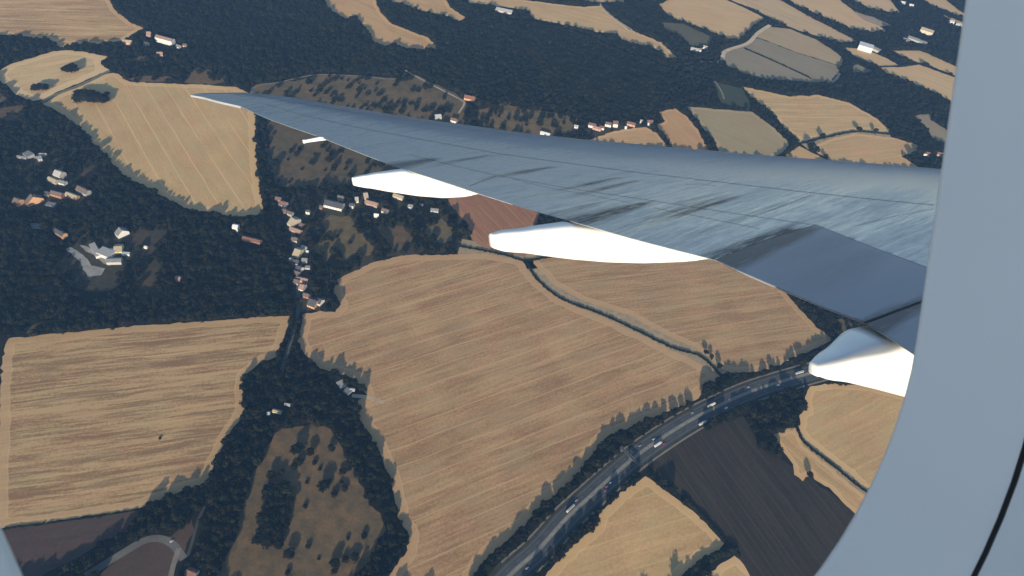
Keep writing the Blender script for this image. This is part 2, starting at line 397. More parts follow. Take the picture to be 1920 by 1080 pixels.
meadows = [
 ([(455,1140),(405,1100),(415,1060),(440,1020),(450,960),(480,882),(500,832),(525,808),(550,801),(610,797),(640,832),(665,882),(682,930),(712,962),(722,990),(697,1040),(662,1085),(650,1140)], [(.135,.092,.058), (.10,.078,.052), (.055,.05,.036)], .018),
 ([(498,222),(570,238),(660,272),(722,298),(745,318),(690,337),(640,347),(520,352),(510,330),(505,270)], [(.105,.075,.056), (.085,.072,.048), (.045,.046,.034)], .016),
 ([(466,180),(480,158),(560,150),(600,140),(680,143),(748,148),(770,137),(802,150),(862,180),(877,197),(870,235),(700,225),(560,200)], [(.125,.094,.066), (.10,.08,.056), (.05,.052,.038)], .014),
 ([(893,208),(935,192),(985,203),(1060,214),(1082,222),(1080,245),(1000,262),(905,245)], [(.15,.11,.07), (.11,.088,.06), (.06,.06,.042)], .016),
 ([(593,457),(620,450),(616,439),(602,415),(620,403),(653,406),(664,417),(684,446),(707,470),(687,480),(664,474),(649,487),(638,470),(620,461),(618,488),(607,492),(591,480)], [(.13,.10,.062), (.105,.086,.052), (.07,.062,.04)], .03),
 ([(708,430),(753,422),(775,447),(743,472),(725,457)], [(.115,.08,.055), (.09,.068,.046), (.06,.052,.036)], .03),
 ([(797,433),(827,410),(848,427),(848,450),(830,458),(800,445)], [(.14,.115,.078), (.11,.092,.062), (.07,.064,.044)], .03),
 ([(343,155),(352,140),(370,127),(395,132),(424,153),(400,158)], [(.125,.088,.062), (.105,.078,.055), (.07,.055,.04)], .03),
 ([(243,148),(262,141),(320,144),(330,152),(290,154),(255,153)], [(.125,.085,.06), (.105,.075,.055), (.07,.055,.04)], .03),
 ([(-20,205),(40,198),(46,204),(32,226),(-20,228)], [(.10,.075,.056), (.085,.062,.05), (.06,.05,.036)], .03),
 ([(-20,170),(8,180),(18,190),(-20,197)], [(.12,.10,.075), (.10,.085,.06), (.06,.05,.036)], .03),
 ([(137,325),(160,318),(180,315),(180,330),(165,332)], [(.075,.048,.04), (.06,.042,.036), (.04,.035,.03)], .03),
 ([(265,530),(272,508),(285,500),(290,506),(285,525),(300,535),(270,545)], [(.07,.052,.036), (.06,.045,.03), (.035,.03,.024)], .03),
 ([(230,82),(250,76),(250,84),(236,88)], [(.25,.19,.12), (.2,.16,.1), (.14,.11,.07)], .03),
 ([(242,108),(275,105),(272,115),(245,116)], [(.12,.09,.062), (.1,.078,.055), (.07,.055,.04)], .03),
 ([(1540,580),(1610,612),(1640,620),(1600,650),(1570,632)], [(.10,.088,.06), (.08,.072,.05), (.05,.05,.036)], .02),
 ([(1050,238),(1068,234),(1082,246),(1060,252)], [(.12,.09,.065), (.1,.08,.06), (.06,.055,.04)], .03),
 ([(95,500),(130,480),(150,490),(140,505),(110,512)], [(.06,.045,.036), (.05,.04,.03), (.03,.028,.022)], .03),
 ([(40,618),(75,606),(112,597),(114,602),(80,616),(45,628)], [(.085,.07,.042), (.06,.055,.035), (.03,.03,.022)], .03),
 ([(246,590),(285,585),(286,590),(250,595)], [(.10,.085,.055), (.07,.06,.04), (.03,.03,.022)], .03),
 ([(322,582),(360,574),(392,570),(392,575),(335,588)], [(.085,.06,.045), (.06,.05,.035), (.03,.03,.022)], .03),
 ([(415,566),(460,556),(478,554),(476,559),(425,572)], [(.06,.06,.038), (.05,.05,.035), (.03,.03,.022)], .03),
 ([(60,540),(95,532),(120,540),(95,552)], [(.045,.04,.03), (.035,.032,.024), (.025,.024,.018)], .03),
 ([(245,440),(268,428),(295,450),(285,475),(262,480),(250,462)], [(.06,.046,.038), (.05,.042,.032), (.03,.028,.022)], .03),
]
for k, (poly, cols, sc_) in enumerate(meadows):
    cols = [(c_[0] * 1.2, c_[1] * 1.1, c_[2] * .82) for c_ in cols]
    sheet('meadow', poly, patch_mat('rough_grass', cols, sc_, k + 1), .06 + .003 * (k % 5), jit=3.0, step=9.0)
    ROUGH[OPEN[-1][0][0]] = 0.0 if k == 0 else (.03 if k == 1 else .085)

vg = patch_mat('garden_ground', [(.060,.050,.030), (.045,.042,.026), (.024,.025,.017)], .05, 33)
for poly in ([(510,372),(620,355),(860,372),(882,468),(720,482),(625,530),(600,582),(545,588),(535,470)], [(880,212),(1080,240),(1230,222),(1232,262),(1000,258),(860,242)], [(15,278),(195,278),(195,402),(15,402)], [(130,418),(315,418),(315,560),(135,540)]):
    sheet('village_ground', poly, vg, .03, jit=3.0, step=10.0, open_=False)
yards = [
 [(123,467),(130,463),(148,472),(163,486),(172,498),(196,504),(190,516),(168,519),(155,505),(152,492),(140,482)],
 [(150,459),(160,460),(172,468),(205,476),(215,482),(206,498),(195,494),(178,478),(160,470)],
 [(54,478-400+340),(70,418),(84,424),(80,430),(62,429)],
]
OPEN.append(np.array([gnd(*p) for p in [(116,462),(215,453),(246,480),(222,510),(205,560),(150,562),(128,510)]]))
pave = plain('pale_paving', (.24,.23,.20), .9, .25, .08)
for k, p in enumerate(yards):
    sheet('yard', p, pave, .05 + .003 * k, jit=1.0, step=6.0)

# ------------------------------------------------------------------ roads
LINES = []         # (polyline, half width kept free of trees)


def ribbon(name, line, w, mat, z, off=0.0, kind='structure', taper=None, parent=None):
    L = np.asarray(line, float); T = np.gradient(L, axis=0); T /= np.linalg.norm(T, axis=1)[:, None] + 1e-9
    N = np.stack([-T[:, 1], T[:, 0]], 1); v = []; f = []
    for i in range(len(L)):
        p = L[i] + N[i] * off
        v += [(*(p + N[i] * w / 2), z), (*(p - N[i] * w / 2), z)]
        if i: f.append((2 * i - 2, 2 * i - 1, 2 * i + 1, 2 * i))
    o = obj(name, v, f, mat, parent)
    if kind: o['kind'] = kind
    return o


def pxline(pts, per=8): return catmull([gnd(*p) for p in pts], per)


asphalt = plain('asphalt', (.046,.050,.051), .85, .2, .05)
verge = patch_mat('verge_grass', [(.050,.050,.036), (.038,.04,.03), (.026,.028,.02)], .03, 4)
median = patch_mat('median_grass', [(.24,.225,.18), (.20,.19,.155), (.15,.145,.12)], .05, 5)
white = plain('road_paint', (.20,.20,.195), .7, .1, .3)
gravel = plain('gravel_track', (.33,.28,.21), .95, .2, .1)
dull_track = plain('worn_track', (.17,.145,.11), .95, .2, .1)

MW = pxline([(835,1210),(905,1135),(960,1075),(1010,1030),(1060,974),(1103,934),(1147,894),(1193,855),(1243,820),(1293,789),(1343,763),(1393,740),(1440,723),(1530,697),(1620,676),(1720,655),(1850,630)], 10)
LINES.append((MW, 17.0)); LINES.append((pxline([(-6,640),(-3,800),(-8,1000)]), 10.0))
ribbon('motorway_verge', MW, 40.0, verge, .12)
ribbon('motorway', MW, 11.5, asphalt, .20, 8.2)
ribbon('motorway', MW, 11.5, asphalt, .20, -8.2)
ribbon('central_reservation', MW, 4.4, median, .22)
for off in (2.7, -2.7, 11.3, -11.3):
    ribbon('edge_line', MW, .28, white, .215, off)
MWd = resample(MW, 1.0)
def dashes(off):
    mb = MB(); T = np.gradient(MWd, axis=0); T /= np.linalg.norm(T, axis=1)[:, None]
    N = np.stack([-T[:, 1], T[:, 0]], 1)
    for i in range(0, len(MWd) - 7, 18):
        a, b = MWd[i] + N[i] * off, MWd[i + 6] + N[i + 6] * off
        mb.add([(*(a + N[i] * .11), .215), (*(a - N[i] * .11), .215), (*(b - N[i] * .11), .215), (*(b + N[i] * .11), .215)], [(0, 1, 2, 3)])
    o = mb.build('lane_line', white); o['kind'] = 'structure'
dashes(6.6); dashes(-6.6)
for off in (18.5, -19.0):                                   # worn strips along the cutting
    ribbon('service_strip', MW[20:], 2.6, dull_track, .16, off)

VR = pxline([(527,700),(540,655),(553,610),(560,570),(556,510),(550,440),(536,385),(510,320),(492,250),(478,180),(455,128)], 8)
LINES.append((VR[:14], 2.0)); LINES.append((VR[14:], -1.0)); ribbon('village_road', VR, 6.0, plain('old_asphalt', (.075,.075,.072), .9, .2, .06), .16)

tracks = [
 ([(903,48),(930,42),(965,40),(1000,43),(1080,61),(1150,90),(1200,110),(1260,131),(1338,154)], 4.0, dull_track),
 ([(1340,152),(1352,170),(1358,186)], 4.0, dull_track),
 ([(760,132),(800,154),(862,186),(870,195),(860,212)], 4.2, gravel),
 ([(470,175),(482,161),(520,155),(560,146),(600,140),(680,143),(742,148),(765,134)], 4.2, dull_track),
 ([(205,133),(150,160),(110,175),(72,195)], 9.0, plain('grass_track', (.13,.12,.075), .95, .25, .08)),
 ([(1312,116),(1340,117),(1354,113),(1360,96),(1402,81),(1421,62),(1444,47)], 11.0, plain('pale_lane', (.46,.37,.25), .95, .12, .06)),
 ([(1120,-5),(1128,12),(1150,33),(1185,56)], 5.0, gravel),
 ([(345,1048),(325,1022),(300,1010),(270,1014),(230,1037),(160,1080)], 9.0, plain('grey_lane', (.115,.108,.092), .95, .25, .04)),
 ([(335,1028),(325,1060),(318,1090)], 6.0, dull_track),
 ([(660,742),(690,745),(720,755)], 6.0, plain('sand_lane', (.40,.30,.18), .95, .15, .06)),
 ([(352,1042),(362,1010),(372,975),(384,950)], 3.6, plain('old_asphalt', (.045,.047,.045), .9, .2, .06)),
 ([(1575,137),(1568,148),(1556,156)], 7.0, gravel),
]
for k, (pts, w, m) in enumerate(tracks):
    L = pxline(pts, 6); LINES.append((L, w * .5 + 1.5)); ribbon('track', L, w, m, .135 + .003 * (k % 6))

# ------------------------------------------------------------------ trees
bark = plain('bark', (.07,.055,.042), .95, .3, 3.0)
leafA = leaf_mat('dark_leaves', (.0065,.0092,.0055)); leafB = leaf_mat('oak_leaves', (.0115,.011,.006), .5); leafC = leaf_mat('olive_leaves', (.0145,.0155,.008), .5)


def crown_mesh(seed, mat, n=230, lobes=7, tall=1.0, leaf=.24):
    r = np.random.default_rng(seed); mb = MB()
    ico = bmesh.new(); bmesh.ops.create_icosphere(ico, subdivisions=1, radius=1.0)
    iv = np.array([v.co[:] for v in ico.verts]); ifc = [tuple(v.index for v in f.verts) for f in ico.faces]; ico.free()
    cs = []
    for k in range(lobes):
        a = k * 2.4 + r.uniform(-.4, .4); d = r.uniform(.25, .62) if k else 0; h = .55 + r.uniform(-.2, .5) * tall
        cs.append((d * math.cos(a), d * math.sin(a), h + (.35 * tall if k == 0 else 0), r.uniform(.38, .58)))
    for cx, cy, cz, cr in cs:
        v = iv * (cr * .80) * r.uniform(.8, 1.12, (len(iv), 1)); v[:, 2] *= .95
        mb.add(v + np.array([cx, cy, cz]), ifc)
    for k in range(n):
        cx, cy, cz, cr = cs[r.integers(lobes)]
        d = r.normal(size=3); d /= np.linalg.norm(d); d[2] = abs(d[2]) * (1 if r.random() < .8 else -1)
        p = np.array([cx, cy, cz]) + d * cr * r.uniform(.85, 1.18)
        nn = d + r.normal(0, .45, 3); nn /= np.linalg.norm(nn)
        u = np.cross(nn, r.normal(size=3)); u /= np.linalg.norm(u); w = np.cross(nn, u)
        s = leaf * r.uniform(.5, 1.1); q = s * r.uniform(.5, 1.0)
        mb.add([p + u * s, p + w * q, p - u * s * .8, p - w * q], [(0, 1, 2, 3)])
    me = bpy.data.meshes.new('crown'); me.from_pydata([tuple(map(float, v)) for v in mb.v], [], mb.f); me.materials.append(mat); me.update()
    return me


def trunk_mesh():
    mb = MB(); n = 7
    def tube(p, q, r0, r1):
        p = np.array(p, float); q = np.array(q, float); d = (q - p) / np.linalg.norm(q - p)
        u = np.cross(d, (.3, .9, .1)); u /= np.linalg.norm(u); w = np.cross(d, u)
        v = [p + (u * math.cos(6.2832 * i / n) + w * math.sin(6.2832 * i / n)) * r0 for i in range(n)] + \
            [q + (u * math.cos(6.2832 * i / n) + w * math.sin(6.2832 * i / n)) * r1 for i in range(n)]
        mb.add(v, [(i, (i + 1) % n, n + (i + 1) % n, n + i) for i in range(n)])
    tube((0, 0, -.15), (0.02, 0, .35), .085, .06); tube((.02, 0, .33), (.0, .03, .95), .055, .02)
    for k in range(4):
        a = k * 1.7; tube((.02, 0, .3 + .06 * k), (.42 * math.cos(a), .42 * math.sin(a), .7 + .05 * k), .035, .012)
    me = bpy.data.meshes.new('trunk'); me.from_pydata([tuple(map(float, v)) for v in mb.v], [], mb.f); me.materials.append(bark); me.update()
    return me


CROWN = [crown_mesh(1, leafA), crown_mesh(2, leafB, tall=1.25), crown_mesh(3, leafC, lobes=6), crown_mesh(4, leafA, tall=1.5, lobes=8), crown_mesh(5, leafB, lobes=9, tall=.8)]
BUSH = [crown_mesh(21, leaf_mat('bush_leaves', (.011,.0135,.010)), n=200, lobes=6, tall=.5, leaf=.26), crown_mesh(22, leafC, n=200, lobes=8, tall=.35, leaf=.24)]
TRUNK = trunk_mesh()
CROWN_OBJ = {}


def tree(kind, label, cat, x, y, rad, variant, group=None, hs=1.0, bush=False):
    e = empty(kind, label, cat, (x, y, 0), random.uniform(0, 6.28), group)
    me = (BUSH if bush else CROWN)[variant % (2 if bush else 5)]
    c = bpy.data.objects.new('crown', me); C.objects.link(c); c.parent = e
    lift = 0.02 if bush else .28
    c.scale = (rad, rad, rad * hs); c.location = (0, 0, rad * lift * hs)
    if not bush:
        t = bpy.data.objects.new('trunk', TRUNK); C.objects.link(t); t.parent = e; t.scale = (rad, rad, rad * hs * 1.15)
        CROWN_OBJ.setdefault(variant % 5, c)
    return e


# lone bushes and trees, each traced: px, py of the foot, radius (m)
bushes_meadow = [(558,845,13,1),(583,850,9,1),(622,843,9,1),(563,868,8,0),(590,868,5,0),(643,885,8,0),(510,893,9,1),(528,888,7,1),(607,915,11,1),(627,927,7,0),(618,905,6,0),(647,917,7,0),
 (533,912,10,1),(520,925,9,1),(500,935,10,1),(505,955,9,1),(543,945,10,1),(530,960,9,1),(513,978,11,1),(500,995,11,1),(490,975,10,1),(520,1010,9,1),(505,1022,9,1),(485,1015,10,1),(535,985,8,1),(573,950,5,0),
 (542,1042,10,1),(578,1026,5,0),(627,1058,8,1),(647,1050,7,0),(665,1046,8,0),(627,1072,6,0),(683,1005,6,0),(653,1010,4,0),(540,1075,5,0),(598,1048,3,0),(552,875,6,0),(655,880,5,0),(640,905,4,0),(575,905,4,0),(600,880,4,0)]
_r = random.Random(5)
for _k in range(26):
    _t = _k / 25; bushes_meadow.append((524 - 16 * _t + _r.uniform(-17, 17), 915 + 105 * _t + _r.uniform(-8, 8), _r.uniform(9, 12), 1))
bushes_tip = [(517,312,14,1),(566,318,5,0),(562,280,6,0),(622,288,7,0),(640,284,6,0),(652,308,8,0),(648,318,5,0),(700,314,10,1),(715,312,8,0),(590,290,4,0),(540,300,4,0),(610,320,4,0)]
bushes_behind = [(653,165,9,0),(627,176,8,0),(673,172,11,1),(690,178,9,0),(712,180,10,1),(720,190,9,0),(756,152,11,1),(768,150,11,1),(748,154,10,1),(797,166,12,1),(757,194,9,0),(744,196,8,0),(733,210,12,1),(722,208,10,1),(808,208,11,1),(795,210,9,1),(825,206,8,0),(897,204,10,0),(597,172,7,0),(610,176,6,0),(640,190,7,0),(700,200,9,0),(770,196,7,0),(983,228,10,1),(1012,236,12,1),(1040,240,10,1)]
island_a = [(126,134,7),(133,136,8),(140,135,7),(136,131,7),(129,130,6)]
island_b = [(66,168,6),(73,170,7),(80,169,7),(86,168,6),(76,165,6)]
island_c = [(146,190,8),(156,188,9),(166,191,9),(176,192,9),(186,192,9),(196,192,8),(150,180,8),(160,180,8),(172,183,8),(183,186,8),(198,185,6),(202,178,4)]
for lst, lab, grp in (
    (bushes_meadow, 'dark round bush on the tawny scrub meadow between the two wood belts', 'bushes on the scrub meadow'),
    (bushes_tip, 'dark bush on the brown meadow just below the wing tip', 'bushes on the meadow below the wing tip'),
    (bushes_behind, 'dark bush on the brown heath just beyond the wing', 'bushes on the heath beyond the wing')):
    for i, (px, py, r, b) in enumerate(lst):
        x, y = gnd(px, py)
        rr = r * .78
        if b: tree('tree', lab.replace('bush', 'tree'), 'tree', x, y, rr, i, grp.replace('bushes', 'trees'), .62)
        else: tree('bush', lab, 'bush', x, y, rr, i, grp, .65, True)
for lst, lab, grp in (
    (island_a, 'dark tree in the rounder upper copse inside the pale oval field', 'upper copse in the oval field'),
    (island_b, 'dark tree in the flatter lower copse inside the pale oval field', 'lower copse in the oval field'),
    (island_c, 'dark tree in the large copse at the top corner of the big stubble field', 'copse in the big stubble field')):
    for i, (px, py, r) in enumerate(lst):
        x, y = gnd(px, py); tree('tree', lab, 'tree', x, y, r * 1.5, i, grp, .6)
for i, (px, py, r, lab) in enumerate([
    (1541,260,9,'round dark tree standing at the meeting of two hedges beside pale stubble'), (1608,247,9,'small round tree on the thin hedge across the pale stubble'),
    (1640,250,9,'low spreading tree near the outer end of the thin hedge'), (1518,279,10,'largest dark tree of the clump beside the wing leading edge'),
    (1530,285,9,'dark tree in the middle of the clump beside the wing leading edge'), (1547,297,7,'small dark tree at the wing end of the field clump'),
    (1322,664,6,'dark tree at the upper end of the ditch hedge'), (1333,672,6,'dark tree in the ditch hedge, second from the field'), (1348,690,6,'dark tree where the ditch hedge meets the motorway belt'),
    (300,822,2.2,'small dark bush alone in the striped stubble field')]):
    x, y = gnd(px, py)
    if r < 3: tree('bush', lab, 'bush', x, y, r, 0, None, .6, True)
    else: tree('tree', lab, 'tree', x, y, r * .8, i, None)



margin_mat = patch_mat('dry_margin', [(.38,.28,.165), (.31,.235,.14), (.24,.19,.115)], .03, 9)
def offset(L, d):
    T = np.gradient(L, axis=0); T /= np.linalg.norm(T, axis=1)[:, None]; return L + np.stack([-T[:, 1], T[:, 0]], 1) * d


def hedge(pts, w, h, label, mat=leafA, margin=0):
    L = resample(pxline(pts, 6), 1.6); LINES.append((L, w * .5 + 1.0)); mb = MB(); r = np.random.default_rng(len(L))
    ico = bmesh.new(); bmesh.ops.create_icosphere(ico, subdivisions=1, radius=1.0)
    iv = np.array([v.co[:] for v in ico.verts]); ifc = [tuple(v.index for v in f.verts) for f in ico.faces]; ico.free()
    c0 = L[0]
    for p in L:
        s = r.uniform(.7, 1.25)
        q = np.array([*(p - c0 + r.normal(0, w * .12, 2)), h * .4 * s])
        v = iv * np.array([w * .55, w * .55, h * .6]) * s * r.uniform(.75, 1.2, (len(iv), 1))
        mb.add(v + q, ifc)
    o = mb.build('hedge', mat); o.location = (c0[0], c0[1], 0)
    if margin:
        ribbon('field_margin', pxline(pts, 6), margin, margin_mat, .07)
        OPEN.append(np.concatenate([offset(pxline(pts, 6), margin * .5), offset(pxline(pts, 6), -margin * .5)[::-1]]))
    return tag(o, label, 'hedge')


hedge([(985,488),(1006,522),(1052,560),(1134,592),(1198,622),(1260,652),(1312,668),(1352,704)], 4.2, 2.4, 'long dark ditch hedge curving between the two big central stubble fields', margin=64)
hedge([(862,462),(905,470),(945,478),(985,489),(1020,484),(1060,478)], 4.0, 2.6, 'dark hedge along the bottom of the reddish field', margin=40)
hedge([(1494,802),(1508,830),(1553,866),(1590,896),(1618,918),(1700,975)], 4.2, 2.4, 'dark curved hedge crossing the stubble near the window frame', margin=44)
hedge([(1502,269),(1552,257),(1605,247),(1668,252)], 5.0, 3.0, 'thin dark hedge between the pale field and the stubble beyond the wing', margin=44)
hedge([(1356,-6),(1395,14),(1436,34)], 3.0, 2.0, 'straight dark hedge between two far stubble fields at the top edge')
hedge([(1396,91),(1440,110),(1480,128),(1520,147)], 4.5, 2.4, 'dark hedge line crossing the grey fallow field')
hedge([(1282,930),(1325,975),(1362,1018),(1385,1042)], 6.0, 3.2, 'dark hedge along the edge of the black ploughed field')
hedge([(1280,1092),(1310,1062),(1345,1042),(1380,1030)], 9.0, 5.0, 'thick dark hedge between the two small stubble fields by the motorway')
hedge([(1650,126),(1685,124),(1722,120)], 3.5, 2.4, 'thin hedge between two far pale fields near the window frame')
hedge([(8,991),(150,973),(255,957)], 2.5, 1.6, 'low dark hedge along the bottom of the striped stubble field')

# ------------------------------------------------------------------ buildings
WALLM = {'white': plain('white_render', (.60,.58,.53), .8, .08, .4), 'cream': plain('cream_render', (.50,.44,.33), .85, .1, .4), 'orange': plain('orange_render', (.52,.29,.155), .85, .1, .4),
         'pink': plain('pink_render', (.40,.26,.21), .85, .1, .4), 'grey': plain('grey_render', (.36,.35,.33), .85, .12, .4), 'brick': plain('brick_wall', (.34,.17,.11), .9, .2, .8), 'yellow': plain('yellow_render', (.60,.52,.24), .85, .1, .4)}
ROOFM = {'red': plain('red_tiles', (.15,.075,.052), .85, .25, .6), 'brown': plain('brown_tiles', (.115,.085,.07), .88, .25, .6), 'grey': plain('grey_roof', (.16,.157,.15), .85, .2, .5), 'dark': plain('dark_roof', (.055,.055,.06), .8, .25, .6),
         'pale': plain('pale_sheet_roof', (.30,.295,.275), .7, .12, .4), 'buff': plain('buff_tiles', (.30,.25,.17), .88, .2, .6), 'pink': plain('faded_tiles', (.26,.16,.125), .88, .2, .6), 'white': plain('white_sheet_roof', (.50,.495,.475), .6, .08, .4)}
GLASS = plain('window_glass', (.03,.035,.04), .15, .1, 1.0, 0, .6)
chim = plain('chimney_brick', (.26,.13,.09), .9, .2, 1.0)
HOUSES = []


def house(name, cat, label, px, py, L, Wd, h, ang, wall, roof, typ='gable', pitch=.45, windows=0, group=None, chimney=True):
    x, y = gnd(px, py); HOUSES.append((x, y, max(L, Wd)))
    a = math.atan2(rt[1], rt[0]) + math.radians(ang)      # 0 deg: long side faces the camera
    e = empty(name, label, cat, (x, y, 0), a, group)
    w = MB(); l2, w2 = L / 2, Wd / 2
    if typ == 'gable':
        rh = w2 * pitch * 2 * .75
        w.add([(-l2, -w2, -.3), (l2, -w2, -.3), (l2, w2, -.3), (-l2, w2, -.3), (-l2, -w2, h), (l2, -w2, h), (l2, w2, h), (-l2, w2, h), (-l2, 0, h + rh), (l2, 0, h + rh)],
              [(0, 1, 5, 4), (2, 3, 7, 6), (1, 2, 6, 9, 5), (3, 0, 4, 8, 7)])
        r = MB(); ov = .45; th = .18; dz = ov * rh / w2
        for s in (-1, 1):
            p = [(-l2 - ov, s * (w2 + ov), h - dz + .04), (l2 + ov, s * (w2 + ov), h - dz + .04), (l2 + ov, 0, h + rh + .04), (-l2 - ov, 0, h + rh + .04)]
            q = [(u, v, z + th) for u, v, z in p]
            r.add(p + q, [(0, 1, 2, 3), (4, 5, 6, 7), (0, 1, 5, 4), (1, 2, 6, 5), (2, 3, 7, 6), (3, 0, 4, 7)])
        top = h + rh
    else:
        w.box(-l2, l2, -w2, w2, -.3, h)
        r = MB(); r.box(-l2 - .3, l2 + .3, -w2 - .3, w2 + .3, h + .01, h + .35); top = h + .35
    w.build('wall', WALLM[wall], e); ro = r.build('roof', ROOFM[roof], e)
    if chimney and typ == 'gable':
        c = MB(); c.box(l2 * .4, l2 * .4 + .7, -.35 + w2 * .25, .35 + w2 * .25, h, top + .8); c.build('chimney', chim, ro)
    for fl in range(1 if h < 5 else (2 if h < 9 else 3)):
        if not windows: break
        for k in range(windows):
            u = -l2 + (k + .5) * L / windows; z = 1.0 + fl * 2.9
            b = MB(); b.box(u - .6, u + .6, -w2 - .06, -w2 + .02, z, z + 1.4); b.build('window', GLASS, e)
    return e


